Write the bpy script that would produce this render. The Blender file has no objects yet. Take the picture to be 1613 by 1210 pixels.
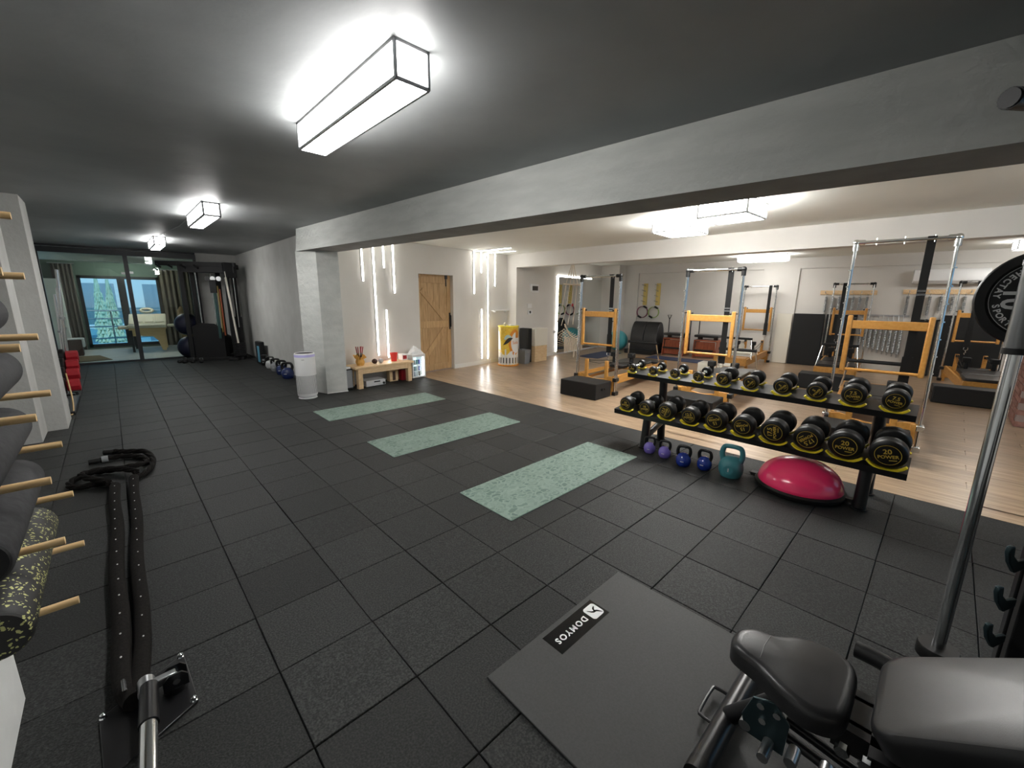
import bpy, bmesh, math, random
from mathutils import Matrix, Vector
random.seed(7)
PI = math.pi
S = bpy.context.scene
COL = S.collection

# ------------------------------------------------------------------ camera, world, exposure
H = 1.5737
yaw, pitch, roll = 0.765474504, 0.205698074, 0.00956271839
FPX, IW, IH = 651.0067, 1613, 1210
fw = Vector((math.sin(yaw)*math.cos(pitch), math.cos(yaw)*math.cos(pitch), -math.sin(pitch)))
r0 = Vector((math.cos(yaw), -math.sin(yaw), 0.0)); u0 = r0.cross(fw)
rt = r0*math.cos(roll) + u0*math.sin(roll); up = -r0*math.sin(roll) + u0*math.cos(roll)
cam = bpy.data.cameras.new('camera'); co = bpy.data.objects.new('camera', cam); COL.objects.link(co)
cam.sensor_fit = 'HORIZONTAL'; cam.sensor_width = 36.0; cam.lens = FPX/IW*36.0; cam.clip_start = 0.02
mw = Matrix.Identity(4)
for k in range(3):
    mw[k][0] = rt[k]; mw[k][1] = up[k]; mw[k][2] = -fw[k]
mw[2][3] = H
co.matrix_world = mw
S.camera = co
S.view_settings.view_transform = 'Standard'; S.view_settings.look = 'None'
S.view_settings.gamma = 1.0; S.view_settings.use_curve_mapping = False
S.view_settings.exposure = 0.42
LAMP = 46.0          # emission of the ceiling lamp diffusers in the dark half
LAMP2 = 44.0         # and in the wooden-floored half
LED = 16.0
w = bpy.data.worlds.new('sky'); S.world = w; w.use_nodes = True
bg = w.node_tree.nodes['Background']; bg.inputs[0].default_value = (0.085, 0.37, 0.66, 1); bg.inputs[1].default_value = 1.1
sl_ = bpy.data.lights.new('added_sun', 'SUN'); sl_.energy = 1.6; sl_.angle = 0.5; so_ = bpy.data.objects.new('added_sun', sl_); COL.objects.link(so_)  # soft sun added to brighten the facade and firs outside
so_.rotation_euler = Vector((0.12, 1.0, -1.25)).to_track_quat('-Z', 'Y').to_euler()

# ------------------------------------------------------------------ materials
MATS = {}
def mat(name, col, rough=0.5, metal=0.0, col2=None, nscale=8.0, bump=0.0, bscale=120.0, rand=0.0, stretch=(1, 1, 1),
        lo=0.35, hi=0.65, spec=0.5, emit=0.0, coat=0.0, detail=4.0, bdist=0.002):
    m = bpy.data.materials.new(name); m.use_nodes = True
    nt = m.node_tree; b = nt.nodes['Principled BSDF']
    b.inputs['Roughness'].default_value = rough; b.inputs['Metallic'].default_value = metal
    b.inputs['Specular IOR Level'].default_value = spec
    if coat: b.inputs['Coat Weight'].default_value = coat; b.inputs['Coat Roughness'].default_value = 0.08
    c = (*col, 1.0)
    out = None
    tc = nt.nodes.new('ShaderNodeTexCoord')
    if col2 is not None:
        mp = nt.nodes.new('ShaderNodeMapping'); mp.inputs['Scale'].default_value = stretch
        nt.links.new(tc.outputs['Object'], mp.inputs[0])
        n = nt.nodes.new('ShaderNodeTexNoise'); n.inputs['Scale'].default_value = nscale; n.inputs['Detail'].default_value = detail
        nt.links.new(mp.outputs[0], n.inputs['Vector'])
        if rand:
            oi = nt.nodes.new('ShaderNodeObjectInfo'); n.noise_dimensions = '4D'
            mu = nt.nodes.new('ShaderNodeMath'); mu.operation = 'MULTIPLY'; mu.inputs[1].default_value = 37.0
            nt.links.new(oi.outputs['Random'], mu.inputs[0]); nt.links.new(mu.outputs[0], n.inputs['W'])
        cr = nt.nodes.new('ShaderNodeValToRGB')
        cr.color_ramp.elements[0].position = lo; cr.color_ramp.elements[0].color = c
        cr.color_ramp.elements[1].position = hi; cr.color_ramp.elements[1].color = (*col2, 1.0)
        nt.links.new(n.outputs['Fac'], cr.inputs[0]); out = cr.outputs[0]
    if rand:
        oi = nt.nodes.new('ShaderNodeObjectInfo')
        mr = nt.nodes.new('ShaderNodeMapRange'); mr.inputs['To Min'].default_value = 1-rand; mr.inputs['To Max'].default_value = 1+rand
        nt.links.new(oi.outputs['Random'], mr.inputs['Value'])
        vm = nt.nodes.new('ShaderNodeVectorMath'); vm.operation = 'SCALE'
        if out is None: vm.inputs[0].default_value = col
        else: nt.links.new(out, vm.inputs[0])
        nt.links.new(mr.outputs[0], vm.inputs['Scale']); out = vm.outputs[0]
    if out is None: b.inputs['Base Color'].default_value = c
    else: nt.links.new(out, b.inputs['Base Color'])
    if bump:
        n2 = nt.nodes.new('ShaderNodeTexNoise'); n2.inputs['Scale'].default_value = bscale; n2.inputs['Detail'].default_value = 6
        nt.links.new(tc.outputs['Object'], n2.inputs['Vector'])
        bp = nt.nodes.new('ShaderNodeBump'); bp.inputs['Strength'].default_value = bump; bp.inputs['Distance'].default_value = bdist
        nt.links.new(n2.outputs['Fac'], bp.inputs['Height']); nt.links.new(bp.outputs[0], b.inputs['Normal'])
    if emit:
        b.inputs['Emission Color'].default_value = c; b.inputs['Emission Strength'].default_value = emit
    MATS[name] = m
    return m

def glass_mat(name, tint, refl=1.0):
    m = bpy.data.materials.new(name); m.use_nodes = True; nt = m.node_tree
    for n in list(nt.nodes): nt.nodes.remove(n)
    o = nt.nodes.new('ShaderNodeOutputMaterial'); mx = nt.nodes.new('ShaderNodeMixShader')
    t = nt.nodes.new('ShaderNodeBsdfTransparent'); t.inputs[0].default_value = (*tint, 1)
    g = nt.nodes.new('ShaderNodeBsdfGlossy'); g.inputs['Roughness'].default_value = 0.0; g.inputs[0].default_value = (refl, refl, refl, 1)
    f = nt.nodes.new('ShaderNodeFresnel'); f.inputs[0].default_value = 1.5
    nt.links.new(f.outputs[0], mx.inputs[0]); nt.links.new(t.outputs[0], mx.inputs[1]); nt.links.new(g.outputs[0], mx.inputs[2])
    nt.links.new(mx.outputs[0], o.inputs[0]); MATS[name] = m
    return m

rubber_tile = mat('rubber_tile', (0.0095, 0.0102, 0.010), 0.60, col2=(0.047, 0.049, 0.048), nscale=130, lo=0.42, hi=0.74, bump=0.75, bscale=150, rand=0.28, spec=0.28, bdist=0.003)
joint_m = mat('joint', (0.008, 0.008, 0.008), 0.9)
ceil_dark = mat('ceiling_paint', (0.265, 0.277, 0.279), 0.55, col2=(0.31, 0.322, 0.324), nscale=1.6, bump=0.25, bscale=3.0, bdist=0.03)
plaster = mat('grey_plaster', (0.46, 0.46, 0.44), 0.85, col2=(0.52, 0.52, 0.50), nscale=3, bump=0.5, bscale=28, bdist=0.006)
plaster_r = mat('rough_plaster', (0.49, 0.505, 0.485), 0.85, col2=(0.57, 0.58, 0.555), nscale=5, bump=0.6, bscale=18, bdist=0.018, stretch=(1, 0.4, 2))
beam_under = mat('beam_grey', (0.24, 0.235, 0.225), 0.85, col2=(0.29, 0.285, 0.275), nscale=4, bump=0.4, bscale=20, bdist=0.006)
white_wall = mat('white_paint', (0.66, 0.64, 0.605), 0.75, col2=(0.69, 0.67, 0.635), nscale=2, bump=0.12, bscale=40)
white_ceil = mat('white_ceiling', (0.80, 0.81, 0.76), 0.8, col2=(0.83, 0.84, 0.79), nscale=1.5, bump=0.15, bscale=4, bdist=0.02)
pier_white = mat('pier_paint', (0.62, 0.63, 0.62), 0.85, col2=(0.68, 0.69, 0.68), nscale=6, bump=0.4, bscale=60)
trim_white = mat('trim_white', (0.78, 0.78, 0.76), 0.45)
plank_m = mat('plank', (0.215, 0.14, 0.083), 0.30, col2=(0.44, 0.325, 0.22), nscale=5, stretch=(7, 0.6, 1), rand=0.10, lo=0.3, hi=0.7, spec=0.5, detail=6)
beech = mat('beech', (0.44, 0.20, 0.038), 0.42, col2=(0.52, 0.265, 0.065), nscale=6, stretch=(1.0, 6, 6), rand=0.06)
pine = mat('pine', (0.66, 0.45, 0.24), 0.5, col2=(0.78, 0.58, 0.35), nscale=6, stretch=(2, 9, 9), rand=0.06)
oak = mat('oak', (0.40, 0.245, 0.105), 0.5, col2=(0.56, 0.37, 0.19), nscale=5, stretch=(9, 9, 0.8), rand=0.10)
dowel_m = mat('dowel_wood', (0.66, 0.44, 0.20), 0.55, col2=(0.74, 0.53, 0.28), nscale=9, stretch=(1, 8, 8), rand=0.08)
cherry = mat('cherry_wood', (0.25, 0.055, 0.02), 0.35, col2=(0.35, 0.09, 0.035), nscale=6, stretch=(6, 6, 1))
dark_wood = mat('dark_wood', (0.05, 0.02, 0.012), 0.5)
chrome = mat('chrome', (0.75, 0.77, 0.78), 0.16, 1.0)
steel = mat('brushed_steel', (0.45, 0.46, 0.47), 0.35, 1.0)
black_metal = mat('black_metal', (0.009, 0.009, 0.010), 0.32)
navy_metal = mat('dark_teal_metal', (0.045, 0.075, 0.085), 0.28, 0.7)
matte_black = mat('matte_black', (0.007, 0.007, 0.0075), 0.6, spec=.3)
black_plastic = mat('black_plastic', (0.007, 0.007, 0.007), 0.4, spec=.4)
black_rubber = mat('black_rubber', (0.0055, 0.0055, 0.0055), 0.42, spec=.4, bump=0.15, bscale=300)
leather = mat('black_leather', (0.014, 0.014, 0.015), 0.36, col2=(0.019, 0.019, 0.020), nscale=20, bump=0.22, bscale=420, bdist=0.001)
black_foam = mat('black_foam', (0.0095, 0.010, 0.0105), 0.6, spec=.3, bump=0.2, bscale=200)
grey_foam = mat('grey_foam', (0.028, 0.028, 0.030), 0.8, spec=.25, col2=(0.04, 0.04, 0.042), nscale=40, bump=0.35, bscale=120)
yellow = mat('yellow_plastic', (0.85, 0.68, 0.03), 0.4)
gold = mat('gold_print', (0.62, 0.43, 0.06), 0.5)
white_pl = mat('white_plastic', (0.80, 0.80, 0.80), 0.3)
light_grey = mat('light_grey_plastic', (0.55, 0.56, 0.57), 0.35)
lavender = mat('lavender_plastic', (0.55, 0.52, 0.85), 0.35)
slot_grey = mat('slot_grey', (0.25, 0.26, 0.27), 0.5)
white_print = mat('white_print', (0.85, 0.86, 0.86), 0.6)
grey_print = mat('grey_print', (0.55, 0.55, 0.54), 0.6)
purple = mat('purple_vinyl', (0.20, 0.15, 0.55), 0.16, coat=0.6)
blue_v = mat('blue_vinyl', (0.012, 0.035, 0.27), 0.14, coat=0.6)
teal_v = mat('teal_vinyl', (0.055, 0.235, 0.265), 0.42, bump=0.1, bscale=200)
pink = mat('pink_rubber', (1.0, 0.045, 0.17), 0.22, coat=0.35)
turq = mat('turquoise_vinyl', (0.07, 0.36, 0.40), 0.32)
navy = mat('navy_vinyl', (0.008, 0.010, 0.026), 0.35)
red_v = mat('red_vinyl', (0.36, 0.014, 0.022), 0.35)
red_p = mat('red_plastic', (0.80, 0.05, 0.05), 0.3)
grey_mat = mat('grey_rubber', (0.036, 0.037, 0.0365), 0.62, col2=(0.045, 0.046, 0.045), nscale=120, bump=0.25, bscale=260)
rope_m = mat('rope_fibre', (0.006, 0.0055, 0.0052), 0.95, spec=.15, col2=(0.013, 0.011, 0.010), nscale=90, bump=0.6, bscale=150)
cream = mat('cream_leather', (0.72, 0.66, 0.52), 0.45)
cream_box = mat('ivory_vinyl', (0.70, 0.67, 0.58), 0.45)
cloth_w = mat('white_cloth', (0.75, 0.75, 0.75), 0.9)
curtain_m = mat('curtain_cloth', (0.16, 0.14, 0.115), 0.9)
sheer_m = mat('curtain_green', (0.14, 0.125, 0.095), 0.9)
green_wall = mat('green_paint', (0.14, 0.20, 0.165), 0.85)
back_floor = mat('pale_floor', (0.52, 0.53, 0.52), 0.6, col2=(0.58, 0.59, 0.58), nscale=3)
frame_dark = mat('anthracite', (0.025, 0.027, 0.03), 0.4)
brown_mat = mat('brown_cloth', (0.20, 0.14, 0.07), 0.9)
leaf_m = mat('leaf', (0.05, 0.16, 0.025), 0.45, col2=(0.10, 0.26, 0.05), nscale=6)
fir_m = mat('fir', (0.45, 0.58, 0.40), 0.8, col2=(0.65, 0.76, 0.58), nscale=12)
blue_mat = mat('navy_mat', (0.03, 0.045, 0.10), 0.6)
magenta = mat('magenta_plastic', (0.16, 0.02, 0.055), 0.4)
lime = mat('lime_plastic', (0.30, 0.42, 0.12), 0.4)
yellow_wood = mat('yellow_wood', (0.62, 0.48, 0.15), 0.5)
orange_p = mat('orange_print', (0.75, 0.28, 0.03), 0.4)
counter_y = mat('yellow_print', (0.80, 0.50, 0.03), 0.35, col2=(0.85, 0.62, 0.10), nscale=20)
counter_w = mat('white_laminate', (0.82, 0.81, 0.77), 0.3)
pale_blue = mat('pale_blue_print', (0.50, 0.68, 0.66), 0.4)
dark_print = mat('dark_print', (0.03, 0.025, 0.02), 0.4)
brick_m = mat('brick', (0.16, 0.07, 0.055), 0.85, col2=(0.26, 0.13, 0.10), nscale=14, rand=0.2, bump=0.5, bscale=60, bdist=0.006)
mortar = mat('mortar', (0.26, 0.20, 0.18), 0.95)
macrame_m = mat('cotton_cord', (0.72, 0.62, 0.50), 0.9)
cardboard = mat('orange_wrap', (0.66, 0.36, 0.08), 0.7)
spring_m = mat('spring_steel', (0.36, 0.38, 0.39), 0.45, 0.8)
band_teal = mat('teal_band', (0.012, 0.05, 0.046), 0.6)
band_yel = mat('yellow_band', (0.20, 0.14, 0.03), 0.6)
screen_b = mat('glossy_black', (0.006, 0.006, 0.007), 0.12)
concrete_o = mat('pale_concrete', (0.88, 0.90, 0.90), 0.9)
window_far = mat('far_window', (0.35, 0.42, 0.48), 0.2)
snow = mat('balcony_floor', (0.85, 0.87, 0.88), 0.9)
mirror_m = mat('mirror_silver', (0.86, 0.88, 0.87), 0.015, 1.0)
glass_m = glass_mat('clear_glass', (0.90, 0.95, 0.92))
glass_f = glass_mat('window_glass', (0.92, 0.96, 0.97))
diff1 = mat('lamp_diffuser', (1.0, 0.985, 0.96), 0.5, emit=LAMP)
diff2 = mat('lamp_diffuser_two', (1.0, 0.985, 0.955), 0.5, emit=LAMP2)
diff3 = mat('lamp_diffuser_bay', (1.0, 0.975, 0.935), 0.5, emit=LAMP2*.40)
diff3s = mat('lamp_side_bay', (1.0, 0.985, 0.955), 0.5, emit=LAMP2*.34)
diff1s = mat('lamp_side', (1.0, 0.985, 0.96), 0.5, emit=LAMP*.39)
diff2s = mat('lamp_side_two', (1.0, 0.985, 0.955), 0.5, emit=LAMP2*.95)
led_m = mat('led_tube', (1.0, 0.97, 0.92), 0.5, emit=LED)
fridge_lit = mat('cooler_light', (0.62, 0.80, 0.82), 0.5, emit=0.8)
lamp_frame = mat('lamp_frame', (0.38, 0.38, 0.39), 0.5)

def leaf_print():
    # yoga mat: pale green with a darker print of overlapping leaves
    m = mat('leaf_print', (0.28, 0.38, 0.325), 0.75); nt = m.node_tree; b = nt.nodes['Principled BSDF']
    tc = nt.nodes.new('ShaderNodeTexCoord'); n = nt.nodes.new('ShaderNodeTexNoise'); n.inputs['Scale'].default_value = 14
    ad = nt.nodes.new('ShaderNodeVectorMath'); ad.operation = 'MULTIPLY_ADD'; ad.inputs[1].default_value = (0.09, 0.09, 0.0)
    nt.links.new(tc.outputs['Object'], n.inputs['Vector']); nt.links.new(n.outputs['Color'], ad.inputs[0]); nt.links.new(tc.outputs['Object'], ad.inputs[2])
    mp = nt.nodes.new('ShaderNodeMapping'); mp.inputs['Scale'].default_value = (1.0, 1.6, 1); mp.inputs['Rotation'].default_value = (0, 0, 0.6)
    nt.links.new(ad.outputs[0], mp.inputs[0])
    v = nt.nodes.new('ShaderNodeTexVoronoi'); v.inputs['Scale'].default_value = 17; v.feature = 'DISTANCE_TO_EDGE'
    nt.links.new(mp.outputs[0], v.inputs['Vector'])
    v2 = nt.nodes.new('ShaderNodeTexVoronoi'); v2.inputs['Scale'].default_value = 17
    nt.links.new(mp.outputs[0], v2.inputs['Vector'])
    cr = nt.nodes.new('ShaderNodeValToRGB'); cr.color_ramp.elements[0].position = 0.02; cr.color_ramp.elements[1].position = 0.16
    cr.color_ramp.elements[0].color = (0.225, 0.30, 0.258, 1); cr.color_ramp.elements[1].color = (0.085, 0.14, 0.12, 1)
    nt.links.new(v.outputs['Distance'], cr.inputs[0])
    sp = nt.nodes.new('ShaderNodeSeparateColor'); nt.links.new(v2.outputs['Color'], sp.inputs[0])
    mx = nt.nodes.new('ShaderNodeMix'); mx.data_type = 'RGBA'
    mr = nt.nodes.new('ShaderNodeMapRange'); mr.inputs['To Min'].default_value = 0.15; mr.inputs['To Max'].default_value = 0.9
    nt.links.new(sp.outputs[0], mr.inputs[0]); nt.links.new(mr.outputs[0], mx.inputs[0])
    nt.links.new(cr.outputs[0], mx.inputs[6]); mx.inputs[7].default_value = (0.19, 0.26, 0.222, 1)
    nt.links.new(mx.outputs[2], b.inputs['Base Color'])
    return m
mat_leaf = leaf_print()
mat_edge = mat('mat_edge', (0.33, 0.44, 0.38), 0.7)

def speckled():
    m = mat('speckled_foam', (0.012, 0.012, 0.012), 0.6); nt = m.node_tree; b = nt.nodes['Principled BSDF']
    tc = nt.nodes.new('ShaderNodeTexCoord'); v = nt.nodes.new('ShaderNodeTexVoronoi'); v.inputs['Scale'].default_value = 105
    n = nt.nodes.new('ShaderNodeTexNoise'); n.inputs['Scale'].default_value = 40
    ad = nt.nodes.new('ShaderNodeVectorMath'); ad.operation = 'MULTIPLY_ADD'; ad.inputs[1].default_value = (0.03, 0.03, 0.03)
    nt.links.new(tc.outputs['Object'], n.inputs['Vector']); nt.links.new(n.outputs['Color'], ad.inputs[0]); nt.links.new(tc.outputs['Object'], ad.inputs[2])
    nt.links.new(ad.outputs[0], v.inputs['Vector'])
    sp = nt.nodes.new('ShaderNodeSeparateColor'); nt.links.new(v.outputs['Color'], sp.inputs[0])
    a = nt.nodes.new('ShaderNodeMath'); a.operation = 'LESS_THAN'; a.inputs[1].default_value = 0.42; nt.links.new(v.outputs['Distance'], a.inputs[0])
    c = nt.nodes.new('ShaderNodeMath'); c.operation = 'GREATER_THAN'; c.inputs[1].default_value = 0.62; nt.links.new(sp.outputs[0], c.inputs[0])
    d = nt.nodes.new('ShaderNodeMath'); d.operation = 'MULTIPLY'; nt.links.new(a.outputs[0], d.inputs[0]); nt.links.new(c.outputs[0], d.inputs[1])
    mx = nt.nodes.new('ShaderNodeMix'); mx.data_type = 'RGBA'; nt.links.new(d.outputs[0], mx.inputs[0])
    mx.inputs[6].default_value = (0.012, 0.012, 0.012, 1); mx.inputs[7].default_value = (0.52, 0.52, 0.20, 1)
    nt.links.new(mx.outputs[2], b.inputs['Base Color'])
    return m
speck = speckled()

# ------------------------------------------------------------------ mesh helpers
class MB:
    def __init__(s): s.v = []; s.f = []
    def add(s, vs, fs, M=None):
        k = len(s.v)
        s.v += [tuple(M @ Vector(p)) if M is not None else tuple(p) for p in vs]
        s.f += [tuple(i+k for i in f) for f in fs]
        return s
    def box(s, x0, x1, y0, y1, z0, z1, M=None):
        if x0 > x1: x0, x1 = x1, x0
        if y0 > y1: y0, y1 = y1, y0
        if z0 > z1: z0, z1 = z1, z0
        return s.add([(x0,y0,z0),(x1,y0,z0),(x1,y1,z0),(x0,y1,z0),(x0,y0,z1),(x1,y0,z1),(x1,y1,z1),(x0,y1,z1)],
                     [(3,2,1,0),(4,5,6,7),(0,1,5,4),(1,2,6,5),(2,3,7,6),(3,0,4,7)], M)
    def prism(s, poly, z0, z1, M=None):
        n = len(poly)
        a = sum(poly[i][0]*poly[(i+1)%n][1]-poly[(i+1)%n][0]*poly[i][1] for i in range(n))
        if a < 0: poly = poly[::-1]
        vs = [(x,y,z0) for x,y in poly]+[(x,y,z1) for x,y in poly]
        fs = [tuple(range(n))[::-1], tuple(range(n,2*n))]+[(i,(i+1)%n,n+(i+1)%n,n+i) for i in range(n)]
        return s.add(vs, fs, M)
    def lathe(s, prof, n=24, M=None):
        vs = []; fs = []; m = len(prof)
        for i in range(n):
            a = 2*PI*i/n
            for r, z in prof: vs.append((r*math.cos(a), r*math.sin(a), z))
        for i in range(n):
            j = (i+1) % n
            for k in range(m-1):
                fs.append((i*m+k, j*m+k, j*m+k+1, i*m+k+1))
        if prof[0][0] > 1e-6: fs.append(tuple(i*m for i in range(n))[::-1])
        if prof[-1][0] > 1e-6: fs.append(tuple(i*m+m-1 for i in range(n)))
        return s.add(vs, fs, M)
    def cyl(s, p0, p1, r, r1=None, n=14):
        p0 = Vector(p0); p1 = Vector(p1); d = p1-p0; L = d.length
        M = Matrix.Translation(p0) @ d.to_track_quat('Z', 'Y').to_matrix().to_4x4()
        return s.lathe([(r, 0), (r if r1 is None else r1, L)], n, M)
    def tube(s, pts, r, n=8, closed=False):
        pts = [Vector(p) for p in pts]; m = len(pts); rr = r if isinstance(r, (list, tuple)) else [r]*m
        T = []
        for i in range(m):
            a = pts[i-1] if (i > 0 or closed) else pts[i]; b = pts[(i+1) % m] if (i < m-1 or closed) else pts[i]
            T.append((b-a).normalized())
        N = T[0].orthogonal().normalized(); vs = []; fs = []
        for i in range(m):
            if i: N = (N - T[i]*N.dot(T[i])).normalized()
            B = T[i].cross(N)
            for k in range(n):
                a = 2*PI*k/n; vs.append(tuple(pts[i]+(N*math.cos(a)+B*math.sin(a))*rr[i]))
        for i in range(m if closed else m-1):
            j = (i+1) % m
            for k in range(n): fs.append((i*n+k, i*n+(k+1) % n, j*n+(k+1) % n, j*n+k))
        if not closed: fs += [tuple(range(n))[::-1], tuple((m-1)*n+k for k in range(n))]
        return s.add(vs, fs)
    def sphere(s, c, r, nu=20, nv=12, sc=(1, 1, 1), M=None):
        vs = [(c[0], c[1], c[2]-r*sc[2])]; fs = []
        for j in range(1, nv):
            t = PI*j/nv-PI/2
            for i in range(nu):
                a = 2*PI*i/nu
                vs.append((c[0]+r*sc[0]*math.cos(t)*math.cos(a), c[1]+r*sc[1]*math.cos(t)*math.sin(a), c[2]+r*sc[2]*math.sin(t)))
        vs.append((c[0], c[1], c[2]+r*sc[2])); top = len(vs)-1
        for i in range(nu): fs.append((0, 1+(i+1) % nu, 1+i)); fs.append((top, 1+(nv-2)*nu+i, 1+(nv-2)*nu+(i+1) % nu))
        for j in range(nv-2):
            for i in range(nu):
                a = 1+j*nu+i; b = 1+j*nu+(i+1) % nu; fs.append((a, b, b+nu, a+nu))
        return s.add(vs, fs, M)
    def mesh(s, me, M): return s.add([v.co for v in me.vertices], [tuple(p.vertices) for p in me.polygons], M)
    def build(s, name, m, parent=None, bev=0.0, smooth=True, seg=2):
        me = bpy.data.meshes.new(name); me.from_pydata(s.v, [], s.f); me.update()
        if smooth:
            for p in me.polygons: p.use_smooth = True
            me.set_sharp_from_angle(angle=math.radians(38))
        me.materials.append(m)
        o = bpy.data.objects.new(name, me); COL.objects.link(o)
        if parent is not None: o.parent = parent
        if bev:
            b = o.modifiers.new('edge', 'BEVEL'); b.width = bev; b.segments = seg; b.limit_method = 'ANGLE'; b.angle_limit = math.radians(40)
            b.harden_normals = False
        return o

def T(x, y, z, rz=0, rx=0, ry=0):
    return Matrix.Translation((x, y, z)) @ Matrix.Rotation(rz, 4, 'Z') @ Matrix.Rotation(ry, 4, 'Y') @ Matrix.Rotation(rx, 4, 'X')
def tag(o, label, cat, group=None):
    o['label'] = label; o['category'] = cat
    if group: o['group'] = group
    return o
def thing(name, label, cat, loc=(0, 0, 0), rz=0, group=None):
    o = bpy.data.objects.new(name, None); COL.objects.link(o); o.location = loc; o.rotation_euler = (0, 0, rz); o.empty_display_size = 0.1
    return tag(o, label, cat, group)
def struct(o): o['kind'] = 'structure'; return o
def dup(o, loc=None, rz=None, label=None, parent=None):
    c = o.copy(); COL.objects.link(c)
    if parent is not None: c.parent = parent
    else:
        if loc is not None: c.location = loc
        if rz is not None: c.rotation_euler = (0, 0, rz)
        if label: c['label'] = label
    for ch in list(o.children): dup(ch, parent=c)
    return c
TXT = {}
def text_mesh(t, size=1.0, ext=0.0005, bold=0.0):
    k = (t, size, ext, bold)
    if k in TXT: return TXT[k]
    cu = bpy.data.curves.new('letters', 'FONT'); cu.body = t; cu.size = size; cu.extrude = ext; cu.offset = bold; cu.space_character = 1.3 if t == 'DOMYOS' else 1.0; cu.align_x = 'CENTER'; cu.align_y = 'CENTER'; cu.resolution_u = 3
    o = bpy.data.objects.new('letters', cu); COL.objects.link(o); bpy.context.view_layer.update()
    me = bpy.data.meshes.new_from_object(o.evaluated_get(bpy.context.evaluated_depsgraph_get()))
    bpy.data.objects.remove(o); TXT[k] = me
    return me
def smooth_path(pts, n=6, closed=False):
    P = [Vector(p) for p in pts]; m = len(P); out = []
    for i in range(m if closed else m-1):
        a = P[(i-1) % m] if (closed or i > 0) else P[i]; b = P[i]; c = P[(i+1) % m]; d = P[(i+2) % m] if (closed or i < m-2) else P[(i+1) % m]
        for k in range(n):
            t = k/n
            out.append(0.5*((2*b)+(c-a)*t+(2*a-5*b+4*c-d)*t*t+(3*b-3*c+d-a)*t*t*t))
    if not closed: out.append(P[-1])
    return out
def rrect(x0, x1, y0, y1, r, n=5):
    o = []
    for cx, cy, a0 in ((x1-r, y1-r, 0), (x0+r, y1-r, PI/2), (x0+r, y0+r, PI), (x1-r, y0+r, 1.5*PI)):
        for k in range(n+1): a = a0+PI/2*k/n; o.append((cx+r*math.cos(a), cy+r*math.sin(a)))
    return o
def proj(p):
    q = Vector(p)-Vector((0, 0, H)); d = q.dot(fw)
    return (IW/2+FPX*q.dot(rt)/d, IH/2-FPX*q.dot(up)/d, d) if d > 0.05 else None
SK = 0.1                                   # the building's walls stand about 5.7 degrees off the tile grid
SKA = math.atan(SK)
def bwx(y): return 12.3+SK*(4.0-y)         # back wall of the equipment bay
def dwy(x): return 7.518+0.1024*(x-5.391)  # wall with the door and the light tubes
def mwy(x): return 7.534+0.132*(x-8.585)   # mirror wall
CZ = 2.6

# ================================================================== SETTING
def xe(y): return 4.40+(6.0-y)*0.0215      # seam between rubber tiles and planks
# rubber tile floor: slab + loose tiles
fl = struct(MB().box(-1.3, 4.62, -3.0, 13.42, -0.12, -0.022).build('floor', joint_m))
fl.name = 'floor'
TS = 0.415; GX, GY = 0.31567, 1.7406
tiles = []
for i in range(-4, 10):
    for j in range(-12, 29):
        x0 = GX+i*TS; y0 = GY+j*TS; x1 = x0+TS; y1 = min(y0+TS, 13.33)
        if y0 > 13.2: continue
        if x0 > 2.45 and y0 > 7.35: continue
        c = ((x0+x1)/2, (y0+y1)/2, 0); q = proj(c); area = 0
        if q:
            cs = [proj((a, b, 0)) for a, b in ((x0, y0), (x1, y0), (x1, y1), (x0, y1))]
            if all(cs):
                area = abs(sum(cs[k][0]*cs[(k+1) % 4][1]-cs[(k+1) % 4][0]*cs[k][1] for k in range(4)))/2
                if max(p[0] for p in cs) < 0 or min(p[0] for p in cs) > IW or min(p[1] for p in cs) > IH: area = 0
        tiles.append((area, i, j, x0, y0, x1, y1))
tiles.sort(key=lambda t: -t[0])
rest = MB(); shared = None; nt_ = 0
def tile_poly(x0, y0, x1, y1, g=0.0017):
    if x1 > 4.3: return [(x0+g, y0+g), (max(x0+0.01, xe(y0)-g), y0+g), (max(x0+0.01, xe(y1)-g), y1-g), (x0+g, y1-g)]
    return [(x0+g, y0+g), (x1-g, y0+g), (x1-g, y1-g), (x0+g, y1-g)]
def tile_mb(poly, cx, cy):
    # chamfered square slab, edges rounded over by 3 mm
    m = MB(); k = 0.0026
    ins = [(x-cx, y-cy) for x, y in poly]; n = len(ins); sx = sum(p[0] for p in ins)/n; sy = sum(p[1] for p in ins)/n
    inn = [(x+(k if x < sx else -k), y+(k if y < sy else -k)) for x, y in ins]
    vs = [(x, y, -0.022) for x, y in ins]+[(x, y, -0.003) for x, y in ins]+[(x, y, 0.0) for x, y in inn]
    fs = [(3, 2, 1, 0), (8, 9, 10, 11)]
    for a in range(4): b = (a+1) % 4; fs += [(a, b, 4+b, 4+a), (4+a, 4+b, 8+b, 8+a)]
    return m.add(vs, fs)
for area, i, j, x0, y0, x1, y1 in tiles:
    special = x1 > 4.3 or y1-y0 < TS-0.01
    cx, cy = x0+TS/2, y0+TS/2
    p = tile_poly(x0, y0, x1, y1)
    if nt_ < 300 and area > 30:
        if special: o = tile_mb(p, cx, cy).build('rubber_tile', rubber_tile, fl, smooth=False)
        elif shared is None: o = tile_mb(p, cx, cy).build('rubber_tile', rubber_tile, fl, smooth=False); shared = o.data
        else: o = bpy.data.objects.new('rubber_tile', shared); COL.objects.link(o); o.parent = fl
        o.location = (cx+random.uniform(-.0012, .0012), cy+random.uniform(-.0012, .0012), random.uniform(-.0015, 0.0)); nt_ += 1
        o.rotation_euler = (0, 0, random.uniform(-.0025, .0025))
    else:
        t = tile_mb(p, 0, 0); rest.add(t.v, t.f)
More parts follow.
